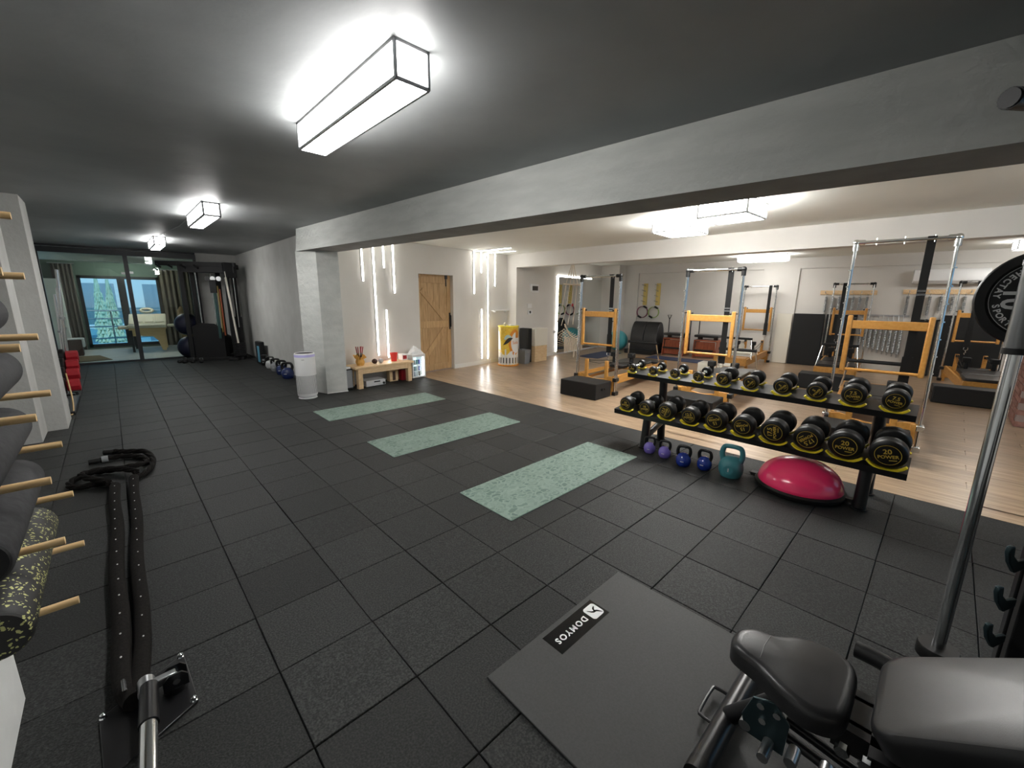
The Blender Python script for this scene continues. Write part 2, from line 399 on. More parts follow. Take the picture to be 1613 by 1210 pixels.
ro = rest.build('rubber_tile', rubber_tile, fl, smooth=False); ro['kind'] = 'stuff'

# plank floor
wf = struct(MB().prism([(xe(-3.4), -3.4), (13.4, -3.4), (13.4, 9.2), (xe(9.2), 9.2)], -0.12, -0.010).build('floor', mortar))
pw, pl_ = 0.193, 1.285
pm = MB().box(0.0006, pw-0.0006, 0.0006, pl_-0.0006, -0.010, 0.0).build('plank', plank_m, wf, smooth=False); pmesh = pm.data; first = True
npl = 0; rst = MB()
for a in range(0, 48):
    off = (a*0.43) % pl_
    for b in range(-1, 9):
        x0 = 4.40+a*pw; y0 = -2.9-off+b*pl_; y1 = y0+pl_
        if y0 > 8.6 or x0 > 12.9: continue
        xb = x0; x0 = xb-0.0215*(y0-6.0)
        if y0 < -1.4 or y1 > 7.9 or a in (0,) or npl >= 299:
            if y1 > 8.4: y1 = 8.4
            if a == 0: rst.prism([(xe(y0)+.001, y0+.001), (x0+pw-.001, y0+.001), (x0+pw-.001, y1-.001), (xe(y1)+.001, y1-.001)], -0.010, 0.0)
            else: x1 = xb-0.0215*(y1-6.0); rst.prism([(x0+.0006, y0+.0006), (x0+pw-.0006, y0+.0006), (x1+pw-.0006, y1-.0006), (x1+.0006, y1-.0006)], -0.010, 0.0)
            continue
        if first: o = pm; first = False
        else: o = bpy.data.objects.new('plank', pmesh); COL.objects.link(o); o.parent = wf
        o.location = (x0, y0, 0); o.rotation_euler = (0, 0, 0.0215); npl += 1
ro = rst.build('plank', plank_m, wf, smooth=False); ro['kind'] = 'stuff'

# ceilings
bx_l, bx_r = 2.31, 2.79                     # beam face at the ceiling: left end, right end
cd = struct(MB().prism([(-1.3, -3.2), (3.05, -3.2), (2.5, 7.28), (2.85, 7.31), (2.85, 13.45), (-1.3, 13.45)], CZ, CZ+0.15).build('ceiling', ceil_dark))
cw = struct(MB().prism([(2.95, -3.4), (13.4, -3.4), (13.4, 9.2), (2.45, 9.2)], CZ+0.001, CZ+0.151).build('ceiling', white_ceil))

# beam between the two halves and the column that carries it
def hexa(m, bot, top):
    m.add([*bot, *top], [(3, 2, 1, 0), (4, 5, 6, 7), (0, 1, 5, 4), (1, 2, 6, 5), (2, 3, 7, 6), (3, 0, 4, 7)])
bm_ = MB()
hexa(bm_, [(2.245, 7.30, 2.262), (2.96, -3.0, 2.19), (3.36, -3.0, 2.19), (2.70, 7.26, 2.262)],
          [(2.275, 7.30, CZ), (2.90, -3.0, CZ), (3.36, -3.0, CZ), (2.70, 7.26, CZ)])
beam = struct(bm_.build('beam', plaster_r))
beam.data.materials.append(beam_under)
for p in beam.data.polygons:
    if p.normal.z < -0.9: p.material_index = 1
colp = [(2.398, 6.872), (2.722, 6.838), (2.70, 7.33), (2.24, 7.33)]
cm = MB(); cm.prism(colp, 0.0, 2.265)
struct(cm.build('column', plaster_r))

# walls of the dark half
struct(MB().prism([(2.5, 7.30), (2.62, 7.30), (2.72, 13.45), (2.58, 13.45)], -0.02, CZ).build('wall_right', plaster))
wl = struct(MB().box(-1.25, -1.0, -3.2, 13.45, -0.02, CZ).build('wall_left', plaster))
pr = MB().prism([(-1.0, -3.2), (-0.45, -3.2), (-0.45, 2.30), (-0.475, 2.42), (-1.0, 2.42)], -0.0, CZ)
pier = struct(pr.build('pillar', pier_white))
struct(MB().box(-1.0, -0.715, 6.55, 7.04, 0, CZ).box(-1.0, -0.548, 7.04, 7.62, 0, CZ).build('pillar', plaster))
RWX = (3.5, 8.0); RWZ = (.85, 2.25)
struct(MB().box(-1.3, RWX[0], -3.4, -3.2, -0.02, CZ+.1).box(RWX[1], 13.5, -3.4, -3.2, -0.02, CZ+.1).box(*RWX, -3.4, -3.2, -0.02, RWZ[0]).box(*RWX, -3.4, -3.2, RWZ[1], CZ+.1).build('wall_rear', white_wall))
w3 = struct(bpy.data.objects.new('window_3', None)); COL.objects.link(w3); w3.location = (0, -3.3, 0)
for k in range(7): x = RWX[0]+(RWX[1]-RWX[0])*k/6; MB().box(x-.04, x+.04, -.05, .05, *RWZ).build('mullion', trim_white, w3)
for z in (RWZ[0], (RWZ[0]+RWZ[1])/2, RWZ[1]): MB().box(*RWX, -.045, .045, z-.035, z+.035).build('frame', trim_white, w3)

# walls of the wooden-floored half: door wall with an opening, return, mirror wall, back wall
def wall_run(m, x0, x1, f, z0, z1, th):
    m.prism([(x0, f(x0)), (x1, f(x1)), (x1-SK*th, f(x1)+th), (x0-SK*th, f(x0)+th)], z0, z1)
DX0, DX1, DZ = 4.525, 5.43, 2.03
m = MB(); wall_run(m, 2.62, DX0, dwy, 0, CZ, .16); wall_run(m, DX1, 7.2, dwy, 0, CZ, .16); wall_run(m, DX0, DX1, dwy, DZ, CZ, .16)
struct(m.build('wall_front', white_wall))
m = MB(); m.prism([(7.2, mwy(7.2)+.02), (7.46, mwy(7.46)), (7.46, 8.3), (7.2, 8.3)], 0, CZ); wall_run(m, 7.46, 12.6, mwy, 0, CZ, .2)
struct(m.build('wall_left', white_wall))
m = MB()
def bprism(m, y0, y1, d, z0, z1, th=0.25): m.prism([(bwx(y0)-d, y0), (bwx(y0)+th, y0), (bwx(y1)+th, y1), (bwx(y1)-d, y1)], z0, z1)
bprism(m, -3.4, 8.6, 0.0, 0, CZ)
struct(m.build('wall_back', white_wall))
m = MB(); bprism(m, -3.2, 8.0, 0.045, 2.345, CZ, 0.0); struct(m.build('trim_1', white_wall))
m = MB(); bprism(m, 6.83, 8.0, 0.045, 0, 2.345, 0); struct(m.build('trim_2', white_wall))
m = MB(); bprism(m, 2.70, 3.47, 0.045, 0, 2.345, 0); struct(m.build('trim_3', white_wall))
struct(MB().prism([(7.2, -3.2), (7.46, -3.2), (7.46, 7.4), (7.2, 7.38)], 2.29, CZ).build('beam', white_wall))
struct(MB().prism([(11.62, 7.30), (11.96, 7.26), (11.90, 8.05), (11.55, 8.0)], 0, CZ).build('column', white_wall))
# baseboards
m = MB(); m.prism([(5.44, dwy(5.44)-.015), (7.2, dwy(7.2)-.015), (7.2, dwy(7.2)), (5.44, dwy(5.44))], 0, .09)
struct(m.build('baseboard_front', trim_white))
m = MB(); m.prism([(7.46, mwy(7.46)-.015), (11.6, mwy(11.6)-.015), (11.6, mwy(11.6)), (7.46, mwy(7.46))], 0, .09)
struct(m.build('baseboard_left', trim_white))
struct(MB().prism([(2.392, 6.862), (2.728, 6.826), (2.722, 6.836), (2.398, 6.870)], 0, .012).build('trim_4', trim_white))
# brick pier by the far right edge of the picture
bp = struct(MB().box(8.26, 9.1, -1.72, -0.80, 0, CZ).build('pillar', mortar))
bkm = MB().box(0, .012, -.115, .115, -.033, .033).build('brick', brick_m, bp, smooth=False); f1 = True
bkm2 = MB().box(-.115, .115, 0, .012, -.033, .033).build('brick', brick_m, bp, smooth=False); f2 = True
for k in range(33):
    z = .04+k*.077
    for q in range(4):
        y = -.80-.115-q*.245+(.12 if k % 2 else 0)
        if y+.115 < -.78 and y-.115 > -1.74:
            if f1: o = bkm; f1 = False
            else: o = bpy.data.objects.new('brick', bkm.data); COL.objects.link(o); o.parent = bp
            o.location = (8.248+random.uniform(-.003, .003), y, z)
    for q in range(3):
        x = 8.26+.115+q*.245+(.12 if k % 2 else 0)
        if x+.115 < 9.11:
            if f2: o = bkm2; f2 = False
            else: o = bpy.data.objects.new('brick', bkm2.data); COL.objects.link(o); o.parent = bp
            o.location = (x, -.80+random.uniform(-.003, .003), z)

# barn door in the recess
def along(x, d=0.0): return Vector((x-SK*d, dwy(x)+d, 0))
dr = struct(bpy.data.objects.new('door_1', None)); COL.objects.link(dr); dr.location = along(DX0-0.02, .13); dr.rotation_euler = (0, 0, math.atan(.1024))
DW = 0.95
n = 6; pwid = DW/n; pb = MB().box(.0015, pwid-.0015, -.018, .018, .006, DZ+.02).build('plank', oak, dr, bev=.002)
for k in range(n):
    o = pb if k == 0 else dup(pb, parent=dr)
    o.location = (k*pwid, 0, 0)
for nm, z0, z1 in (('rail', 1.86, 1.99), ('rail', .93, 1.07), ('rail', .01, .15)): MB().box(.10, DW-.12, -.034, -.018, z0, z1).build(nm, oak, dr, bev=.003)
for x0 in (0.0, DW-.12): MB().box(x0, x0+.12, -.034, -.018, .01, DZ).build('stile', oak, dr, bev=.003)
def brace(x0, z0, x1, z1, wd=.11):
    d = Vector((x1-x0, z1-z0)).normalized(); nn = Vector((-d.y, d.x))*wd/2
    pl = [(x0+nn.x, z0+nn.y), (x0-nn.x, z0-nn.y), (x1-nn.x, z1-nn.y), (x1+nn.x, z1+nn.y)]
    M = Matrix.Rotation(PI/2, 4, 'X'); return MB().prism(pl, .019, .033, M)
brace(.15, 1.72, DW-.20, 1.12).build('brace', oak, dr, bev=.002); brace(.17, .28, DW-.20, .90).build('brace', oak, dr, bev=.002)
h = MB().tube([(DW-.05, -.034, .92), (DW-.05, -.075, .94), (DW-.05, -.075, 1.18), (DW-.05, -.034, 1.20)], .009).box(DW-.07, DW-.03, -.040, -.034, .88, 1.24).build('door_handle', black_metal, dr)
for x in (.06, DW-.14): MB().box(x-.015, x+.015, -.040, -.034, 1.80, DZ-.01).box(x-.03, x+.03, -.05, -.034, 1.95, DZ+.01).build('hanger', black_metal, dr)

# glass partition at the far end of the dark half
GYA, GYB = 13.40, 13.30
def gy(x): return GYA+(GYB-GYA)*(x+1.0)/2.7
w1 = struct(bpy.data.objects.new('window_1', None)); COL.objects.link(w1); w1.location = (0, 13.37, 0); w1.rotation_euler = (0, 0, -.03)
MB().box(-1.0, 1.72, -.04, .04, 2.44, 2.55).build('frame', frame_dark, w1); MB().box(-1.0, 1.72, -.04, .04, 0, .035).build('frame', frame_dark, w1)
MB().box(-1.0, -.94, -.035, .035, .035, 2.44).build('frame', frame_dark, w1); MB().box(1.66, 1.72, -.035, .035, .035, 2.44).build('frame', frame_dark, w1)
MB().box(.365, .445, -.04, .04, .035, 2.44).build('mullion', frame_dark, w1)
MB().box(-.94, .365, -.005, .005, .035, 2.44).build('pane', glass_m, w1); MB().box(.445, 1.66, -.005, .005, .035, 2.44).build('pane', glass_m, w1)
MB().box(.30, .365, -.016, .016, 2.02, 2.07).build('patch_fitting', chrome, w1); MB().box(.445, .51, -.016, .016, 2.04, 2.09).build('patch_fitting', chrome, w1)
struct(MB().box(1.72, 2.75, 13.30, 13.42, -.02, CZ).build('wall_back', plaster))
struct(MB().box(-1.3, 2.75, 13.33, 13.41, 2.56, CZ+.1).build('trim_5', frame_dark))
# the room behind the glass
struct(MB().box(-1.6, 3.2, 13.42, 17.2, -.12, -.001).build('floor', back_floor))
struct(MB().box(-1.6, 3.2, 13.42, 17.4, 2.56, 2.7).build('ceiling', white_ceil))
struct(MB().box(-1.6, -1.42, 13.45, 17.2, 0, 2.56).build('wall_left', plaster))
struct(MB().box(2.9, 3.1, 13.45, 17.2, 0, 2.56).build('wall_right', green_wall))
WX0, WX1, WZ0, WZ1 = -.56, 1.20, .05, 2.08
struct(MB().box(-1.6, WX0, 16.95, 17.15, 0, 2.56).box(WX1, 3.2, 16.95, 17.15, 0, 2.56).box(WX0, WX1, 16.95, 17.15, WZ1, 2.56).box(WX0, WX1, 16.95, 17.15, 0, WZ0).build('wall_far', green_wall))
struct(MB().box(-1.42, 2.9, 13.9, 14.25, 2.32, 2.56).build('trim_6', white_ceil))
w2 = struct(bpy.data.objects.new('window_2', None)); COL.objects.link(w2); w2.location = (0, 17.0, 0)
for a in ((WX0, WX0+.07, WZ0, WZ1), (WX1-.07, WX1, WZ0, WZ1), (WX0, WX1, WZ1-.08, WZ1), (WX0, WX1, WZ0, WZ0+.09)): MB().box(a[0], a[1], -.06, .04, a[2], a[3]).build('frame', frame_dark, w2)
MB().box(.25, .42, -.07, .05, WZ0, WZ1).build('mullion', frame_dark, w2)
MB().box(WX0+.07, .25, -.006, .006, WZ0+.09, WZ1-.08).build('pane', glass_f, w2); MB().box(.42, WX1-.07, -.006, .006, WZ0+.09, WZ1-.08).build('pane', glass_f, w2)
# outside: balcony slab, railing, facade, two firs
struct(MB().box(-3, 4, 17.15, 19.2, -.15, -.02).build('ground', snow))
rl = thing('balcony_railing', 'grey metal balcony railing outside the sliding window', 'railing', (0, 18.6, 0))
for z in (.18, .55, .80, 1.05): MB().cyl((-2.6, 0, z), (3.6, 0, z), .022, n=8).build('rail', steel, rl)
for x in (-2.2, -1.1, 0.0, 1.1, 2.2, 3.3): MB().box(x-.02, x+.02, -.02, .02, -.02, 1.06).build('post', steel, rl)
bd = thing('apartment_building', 'pale balconied apartment building seen through the sliding window', 'building', (0.6, 30, -4))
MB().box(-7, 9, 0, 3, 0, 6.6).build('wall', concrete_o, bd)
for k in range(2): MB().box(-7, 9, -.9, 0, 1.3+k*2.6, 1.5+k*2.6).build('balcony', snow, bd); MB().box(-7, 9, -.92, -.88, 1.5+k*2.6, 2.3+k*2.6).build('parapet', steel, bd)
for k in range(2):
    for x in (-4.2, -1.1, 1.6, 4.5): MB().box(x-.8, x+.8, -.03, .05, 1.55+k*2.6, 3.5+k*2.6).build('window', window_far, bd)
def fir(x, y, hgt, lab):
    t = thing('fir_tree', lab, 'tree', (x, y, -2.5))
    m = MB(); rr = random.Random(int(hgt*100))
    for k in range(26):
        z = .5+k*(hgt-.5)/26; r = .50*(1-(z/hgt))**.8+.03
        for q in range(12):
            a = q*PI/6+k*.3; rq = r*rr.uniform(.75, 1.1)
            m.add([(0.04*math.cos(a-.4), .04*math.sin(a-.4), z+.28), (rq*math.cos(a-.22), rq*math.sin(a-.22), z-.05), (rq*math.cos(a+.22), rq*math.sin(a+.22), z-.05), (0.04*math.cos(a+.4), .04*math.sin(a+.4), z+.28), (rq*.9*math.cos(a), rq*.9*math.sin(a), z+.10)], [(0, 1, 4), (1, 2, 4), (2, 3, 4), (0, 4, 3), (0, 3, 2, 1)])
    m.build('foliage', fir_m, t, smooth=False); MB().cyl((0, 0, 0), (0, 0, hgt*.8), .06, .02, 8).build('trunk', dark_wood, t)
fir(-.26, 23.5, 4.62, 'slim pale green fir behind the left window pane, left of the pair'); fir(.05, 20.8, 4.45, 'slim pale green fir behind the left window pane, right of the pair')

# ================================================================== CEILING LIGHTS
def box_light(lab, x0, x1, y0, y1, zh, dm, rz=0.0, grp=None, e=.012):
    cx, cy = (x0+x1)/2, (y0+y1)/2; a, b = (x1-x0)/2, (y1-y0)/2
    t = thing('ceiling_light', lab, 'light', (cx, cy, CZ), rz, grp)
    fr = MB()
    for sx in (-1, 1):
        for sy in (-1, 1): fr.box(sx*a-e/2, sx*a+e/2, sy*b-e/2, sy*b+e/2, -zh, 0)
    for z in (-.006, -zh+.004):
        for s_ in (-1, 1):
            fr.box(-a, a, s_*b-e/2, s_*b+e/2, z-e/2, z+e/2); fr.box(s_*a-e/2, s_*a+e/2, -b, b, z-e/2, z+e/2)
    fr.build('frame', lamp_frame, t, smooth=False)
    MB().box(-a+.002, a-.002, -b+.002, b-.002, -zh+.004, -zh+.008).build('diffuser', dm, t, smooth=False)
    MB().box(-a+.002, a-.002, -b+.002, b-.002, -zh+.0082, -.004).build('side_diffuser', {diff1: diff1s, diff2: diff2s}.get(dm, diff3s), t, smooth=False)
    return t
box_light('long box light hung nearest the camera on the dark ceiling', .975, 1.132, 1.72, 2.915, .148, diff1)
box_light('box light on the dark ceiling, second from the camera', .905, 1.062, 5.97, 7.17, .148, diff1, e=.018)
box_light('box light on the dark ceiling closest to the glass partition', .735, .90, 10.1, 11.3, .148, diff1, e=.02)
box_light('broad box light on the white ceiling, closer to the grey beam', 4.775, 5.325, 1.56, 2.06, .158, diff2, -.03, e=.018)
box_light('broad box light on the white ceiling, farther from the camera', 5.39, 5.99, 2.43, 2.93, .158, diff2, .05, e=.018)
box_light('long box light on the bay ceiling partly behind the white beam', 11.0, 11.4, 2.72, 3.72, .14, diff3, SKA, e=.016)
box_light('added unseen box light on the white ceiling right of the smith machine', 4.55, 5.10, -1.40, -.90, .158, diff3, 0, e=.018)  # extra lamp out of view, added to brighten the planked half
box_light('long box light on the bay ceiling half hidden by the weight plate', 11.2, 11.6, -1.65, -.60, .14, diff3, SKA, e=.016)
t = box_light('added hidden box light on the ceiling of the far room', .3, .7, 15.8, 16.0, .10, diff2, e=.018); t.location.z = 2.558  # added fill lamp, hidden behind the bulkhead to light the far room
tag(MB().tube([(.93, 7.18, CZ-.012), (.92, 8.2, CZ-.02), (.83, 9.3, CZ-.012), (.80, 10.1, CZ-.015)], .006).build('light_cable', lamp_frame), 'thin cable on the dark ceiling linking two box lights', 'cable')

# light tubes on the door wall
def led(lab, x, z0, z1, grp):
    p = along(x, -.012); t = thing('light_tube', lab, 'light', (p.x, p.y, z0), math.atan(.1024), grp)
    MB().box(-.016, .016, -.010, .012, 0, z1-z0).build('channel', trim_white, t); MB().box(-.013, .013, -.016, -.010, .003, z1-z0-.003).build('tube', led_m, t)
g1 = 'light tubes left of the barn door'; g2 = 'light tubes right of the barn door'
led('vertical light tube by the grey column, leftmost of its cluster', 3.31, 1.838, 2.595, g1)
led('longest light tube left of the barn door, ending above the bench', 3.535, .485, 2.595, g1)
led('shortest light tube left of the barn door, third from the column', 3.742, 2.09, 2.595, g1)
led('light tube from the ceiling beside the barn door, fourth from the column', 3.945, 1.637, 2.595, g1)
led('low light tube rising behind the wooden bench', 3.747, .43, 1.33, g1)
led('light tube first to the right of the barn door', 6.04, 1.653, 2.595, g2)
led('shortest light tube right of the barn door', 6.276, 2.127, 2.595, g2)
led('longest light tube right of the barn door, down to the baseboard', 6.49, .114, 2.595, g2)
led('light tube nearest the room corner right of the barn door', 6.735, 1.841, 2.595, g2)
led('low light tube beside the yellow printed counter', 6.279, .137, 1.307, g2)
for lab, p0, p1 in (('light tube on the white ceiling meeting the first wall tube', (6.05, 7.56), (6.14, 6.46)), ('light tube on the white ceiling meeting the third wall tube', (6.47, 7.60), (6.60, 6.80))):
    v = Vector((p1[0]-p0[0], p1[1]-p0[1])); t = thing('light_tube', lab, 'light', (p0[0], p0[1], CZ), math.atan2(v.y, v.x), 'ceiling light tubes')
    MB().box(0, v.length, -.016, .016, -.02, 0).build('channel', trim_white, t); MB().box(.003, v.length-.003, -.013, .013, -.025, -.02).build('tube', led_m, t)

# ================================================================== YOGA MATS
def yoga(lab, x0, y0, rz=0.0):
    t = thing('yoga_mat', lab, 'mat', (x0, y0, 0.0005), rz, 'leaf patterned yoga mats on the rubber floor')
    MB().prism(rrect(-.895, .895, -.302, .302, .012, 3), 0.0, .0045).build('underside', mat_edge, t)
    MB().prism(rrect(-.892, .892, -.299, .299, .011, 3), .0045, .006).build('printed_top', mat_leaf, t)
    return t
yoga('pale green leaf mat nearest the camera', 2.77, 2.262, .012)
yoga('pale green leaf mat, middle of the three', 2.745, 3.925, .004)
yoga('pale green leaf mat closest to the grey column', 2.735, 5.585, -.004)

# grey floor mat with the printed plate
t = thing('floor_mat', 'large plain grey rubber mat under the weight bench', 'mat', (.938, 1.112, 0), -.004)
MB().prism([(0, 0), (1.005, 0), (1.005, -1.75), (0, -1.75)], .0005, .011).build('rubber_sheet', grey_mat, t, bev=.003)
pt = MB().box(.318, .690, -.146, -.026, .0105, .0122).build('badge', screen_b, t)
m = MB(); me = text_mesh('DOMYOS', .045, .0004, .0012); m.mesh(me, T(.462, -.086, .0126, PI)); m.build('lettering', white_print, pt)
q = MB().prism(rrect(.595, .678, -.128, -.045, .016), .0122, .0130).build('logo_tile', white_print, pt)
m = MB()
def arcs(m, pts, wid, z):
    P = smooth_path([(x, y, 0) for x, y in pts], 5); n = len(P); L = []; R_ = []
    for i in range(n):
        a = P[max(i-1, 0)]; b = P[min(i+1, n-1)]; d = (b-a).normalized(); k = wid*math.sin(PI*(i+.35)/(n+.2))
        L.append((P[i].x-d.y*k, P[i].y+d.x*k, z)); R_.append((P[i].x+d.y*k, P[i].y-d.x*k, z))
    m.add(L+R_, [(i, i+1, n+i+1, n+i) for i in range(n-1)])
arcs(m, [(.608, -.062), (.628, -.088), (.650, -.094), (.668, -.120)], .006, .0134)
arcs(m, [(.640, -.096), (.646, -.078), (.664, -.066)], .005, .0134)
m.build('logo', screen_b, pt, smooth=False)

# ================================================================== DUMBBELL RACK
RX = 3.93
rk = thing('dumbbell_rack', 'black two tier dumbbell rack on the seam of the rubber floor', 'rack', (0, 0, 0))
for y in (2.07, .255):
    MB().cyl((3.975, y, .012), (4.02, y, .385), .042, n=18).cyl((3.975, y, 0), (3.975, y, .012), .056, n=20).build('post', black_metal, rk)
    MB().cyl((4.36, y, .012), (4.31, y, .75), .042, n=18).cyl((4.36, y, 0), (4.36, y, .012), .056, n=20).build('post', black_metal, rk)
    MB().cyl((3.985, y, .115), (4.345, y, .215), .034, n=14).build('brace', black_metal, rk)
    for x, z in ((4.0, .38), (4.315, .74)): MB().sphere((x-.045, y, z-.02), .012, 10, 6).build('bolt', chrome, rk)
def tray(x0, x1, y0, y1, z0, tilt, name):
    M = T(x0, 0, z0, 0, 0, -tilt); L = (x1-x0)
    m = MB().box(0, L, y0, y1, -.006, 0, M).box(-.005, .006, y0, y1, -.05, .0, M).box(L-.006, L+.004, y0, y1, -.045, .0, M)
    for y in (y0, y1-.005): m.box(0, L, y, y+.005, -.045, 0, M)
    m.build(name, black_metal, rk)
    return M
Y0, Y1 = .03, 2.43
TL = .13
ML = tray(RX, RX+.31, Y0, Y1, .372, TL, 'lower_tray'); MU = tray(4.20, 4.20+.27, Y0+.02, Y1+.02, .745, TL, 'upper_tray')
LOW = [(2.282, '10', .073, .30), (2.055, '10', .073, .30), (1.83, '12.5', .083, .315), (1.592, '12.5', .083, .315), (1.352, '15', .093, .325), (1.115, '15', .093, .325), (.876, '17.5', .101, .335), (.635, '17.5', .101, .335), (.396, '20', .109, .345), (.150, '20', .109, .345)]
UPP = [(2.40, '2', .046, .255), (2.15, '2', .046, .255), (1.905, '3', .050, .26), (1.66, '3', .050, .26), (1.42, '4', .065, .265), (1.18, '4', .065, .265), (.925, '5', .070, .27), (.675, '5', .070, .27), (.43, '7.5', .081, .28), (.18, '7.5', .081, .28)]
def cradle(M, x, y, r, wid):
    # yellow curved rest: an arc strip across the tray, standing on it
    m = MB(); n = 9; vs = []; rr = r+.004; cz = rr+.004
    for k in range(n):
        a = -PI/2+(k/(n-1)-.5)*1.95; th = .012
        for rad in (rr, rr+th):
            for dx in (0, wid): vs.append((x+dx, y+rad*math.cos(a)*1.12, max(.0, cz+rad*math.sin(a)-.001)))
    fs = []
    for k in range(n-1):
        a = k*4; b = a+4; fs += [(a, b, b+1, a+1), (a+2, a+3, b+3, b+2), (a, a+2, b+2, b), (a+1, b+1, b+3, a+3)]
    fs += [(0, 1, 3, 2), ((n-1)*4, (n-1)*4+2, (n-1)*4+3, (n-1)*4+1)]
    m.add(vs, fs, M).build('cradle', yellow, rk)
ORD = ['first', 'second', 'third', 'fourth', 'fifth', 'sixth', 'seventh', 'eighth', 'ninth', 'tenth']
LROT = [0.05, 0.12, 1.25, .15, PI+.35, PI+.3, PI/2+.1, PI+.75, .04, .22]
UROT = [.2, .5, .3, 1.3, 1.0, .9, .8, 1.0, .1, -.15]
def dumbbell(w_, r, L, rot, lab, grp, chr_len):
    # local: axis along +x from the face turned to the room; z = 0 on the axis
    t = thing('dumbbell', lab, 'dumbbell', (0, 0, 0), 0, grp)
    hl = L*(.33 if r > .072 else .27 if r > .06 else .19); M = Matrix.Rotation(PI/2, 4, 'Y'); k = r*.16
    prof = [(r*.70, 0), (r-k, .003), (r-.25*k, .004+k*.45), (r, .004+k), (r, hl-k), (r-k*.4, hl-k*.3), (r-k, hl), (r*.35, hl)]
    MB().lathe(prof, 28, M).build('head', black_rubber, t)
    MB().lathe(prof, 28, Matrix.Translation((L, 0, 0)) @ Matrix.Rotation(PI, 4, 'Z') @ M).build('head', black_rubber, t)
    hr = .0165
    MB().lathe([(hr*1.5, hl-.002), (hr*1.45, hl+.012), (hr*.9, hl+.02), (hr*1.08, L/2), (hr*.9, L-hl-.02), (hr*1.45, L-hl-.012), (hr*1.5, L-hl+.002)], 14, M).build('handle', chrome, t)
    R_ = Matrix.Translation((-.0004, 0, 0)) @ Matrix.Rotation(-rot, 4, 'X')
    F = R_ @ Matrix(((0, 0, -1, 0), (-1, 0, 0, 0), (0, 1, 0, 0), (0, 0, 0, 1)))   # print plane faces -x, its right is -y
    m = MB()
    for i in range(28):
        a = 2*PI*i/28; b = 2*PI*(i+1)/28; ra, rb = r*.66, r*.69
        m.add([(ra*math.cos(a), ra*math.sin(a), .0004), (rb*math.cos(a), rb*math.sin(a), .0004), (rb*math.cos(b), rb*math.sin(b), .0004), (ra*math.cos(b), ra*math.sin(b), .0004)], [(0, 1, 2, 3)], F)
    m.mesh(text_mesh(w_, r*.46, .0004, .0008), F @ Matrix.Translation((0, r*.22, 0)))
    m.mesh(text_mesh('POWER', r*.31, .0004, .0006), F @ Matrix.Translation((0, -r*.14, 0)))
    m.box(.02*r, r*.42, -r*.40, -r*.35, 0, .0006, F)
    m.build('marking', gold, t, smooth=False)
    return t
def put(tier, M, y, k, item, rot, lip):
    w_, r, L = item[1], item[2], item[3]
    where = f'{ORD[k]} from the kettlebell end of the {tier} rack tier'
    t = dumbbell(w_, r, L, rot, f'black rubber dumbbell, {where}', f'dumbbells on the {tier} tier', L)
    p = M @ Vector((lip, y, r+.013)); t.location = p; t.rotation_euler = (0, -TL, 0)
    cradle(M, -.012, y, r, .030); cradle(M, min(lip+L-.045, .275 if tier == 'lower' else .24), y, r, .030)
for k, it in enumerate(LOW): put('lower', ML, it[0], k, it, LROT[k], -.018)
for k, it in enumerate(UPP): put('upper', MU, it[0], k, it, UROT[k], -.004)

# kettlebells
def kettlebell(lab, x, y, r, body, handle_m, hgt, rz, grp, disc=False):
    t = thing('kettlebell', lab, 'kettlebell', (x, y, 0), rz, grp)
    prof = [(r*.72, 0), (r*.80, .004), (r*.97, r*.45), (r, r*.85), (r*.93, r*1.25), (r*.72, r*1.62), (r*.45, r*1.80), (0.001, r*1.86)]
    b = MB().lathe(prof, 28).build('body', body, t)
    hw = r*.80; hr = r*.20; z0 = r*1.25
    pts = smooth_path([(0, -hw*.78, z0), (0, -hw*1.02, z0+(hgt-z0)*.45), (0, -hw*.86, hgt-hr*1.6), (0, -hw*.45, hgt-hr*.9), (0, hw*.45, hgt-hr*.9), (0, hw*.86, hgt-hr*1.6), (0, hw*1.02, z0+(hgt-z0)*.45), (0, hw*.78, z0)], 5)
    n = len(pts); MB().tube(pts, [hr*(1.25-.25*math.sin(PI*i/(n-1))) for i in range(n)], 10).build('handle', handle_m, t)
    M = Matrix.Translation((-r*.985, 0, r*.86)) @ Matrix(((0, 0, -1, 0), (-1, 0, 0, 0), (0, 1, 0, 0), (0, 0, 0, 1)))
    if disc:
        MB().lathe([(r*.42, 0.0), (r*.42, .004), (r*.30, .006), (r*.28, .003), (.001, .003)], 24, M).build('weight_disc', teal_v, t)
        MB().box(-r*.05, r*.05, -r*.16, r*.16, .003, .005, M).build('marking', light_grey, t)
    else:
        MB().box(-r*.22, r*.22, -r*.05, r*.03, .0, .004, M).build('marking', light_grey, t)
    return t
kettlebell('purple kettlebell beside the rack leg', 3.885, 1.955, .060, purple, black_plastic, .175, .25, 'small vinyl kettlebells under the dumbbell rack')
kettlebell('purple kettlebell second from the rack leg', 3.875, 1.785, .062, purple, black_plastic, .180, .15, 'small vinyl kettlebells under the dumbbell rack')
kettlebell('dark blue kettlebell next to a purple one', 3.805, 1.560, .070, blue_v, black_plastic, .205, .2, 'small vinyl kettlebells under the dumbbell rack')
kettlebell('dark blue kettlebell next to the big teal one', 3.865, 1.385, .068, blue_v, black_plastic, .195, .0, 'small vinyl kettlebells under the dumbbell rack')
kettlebell('big teal kettlebell between a blue one and the pink dome', 3.885, 1.160, .102, teal_v, teal_v, .298, .1, None, True)

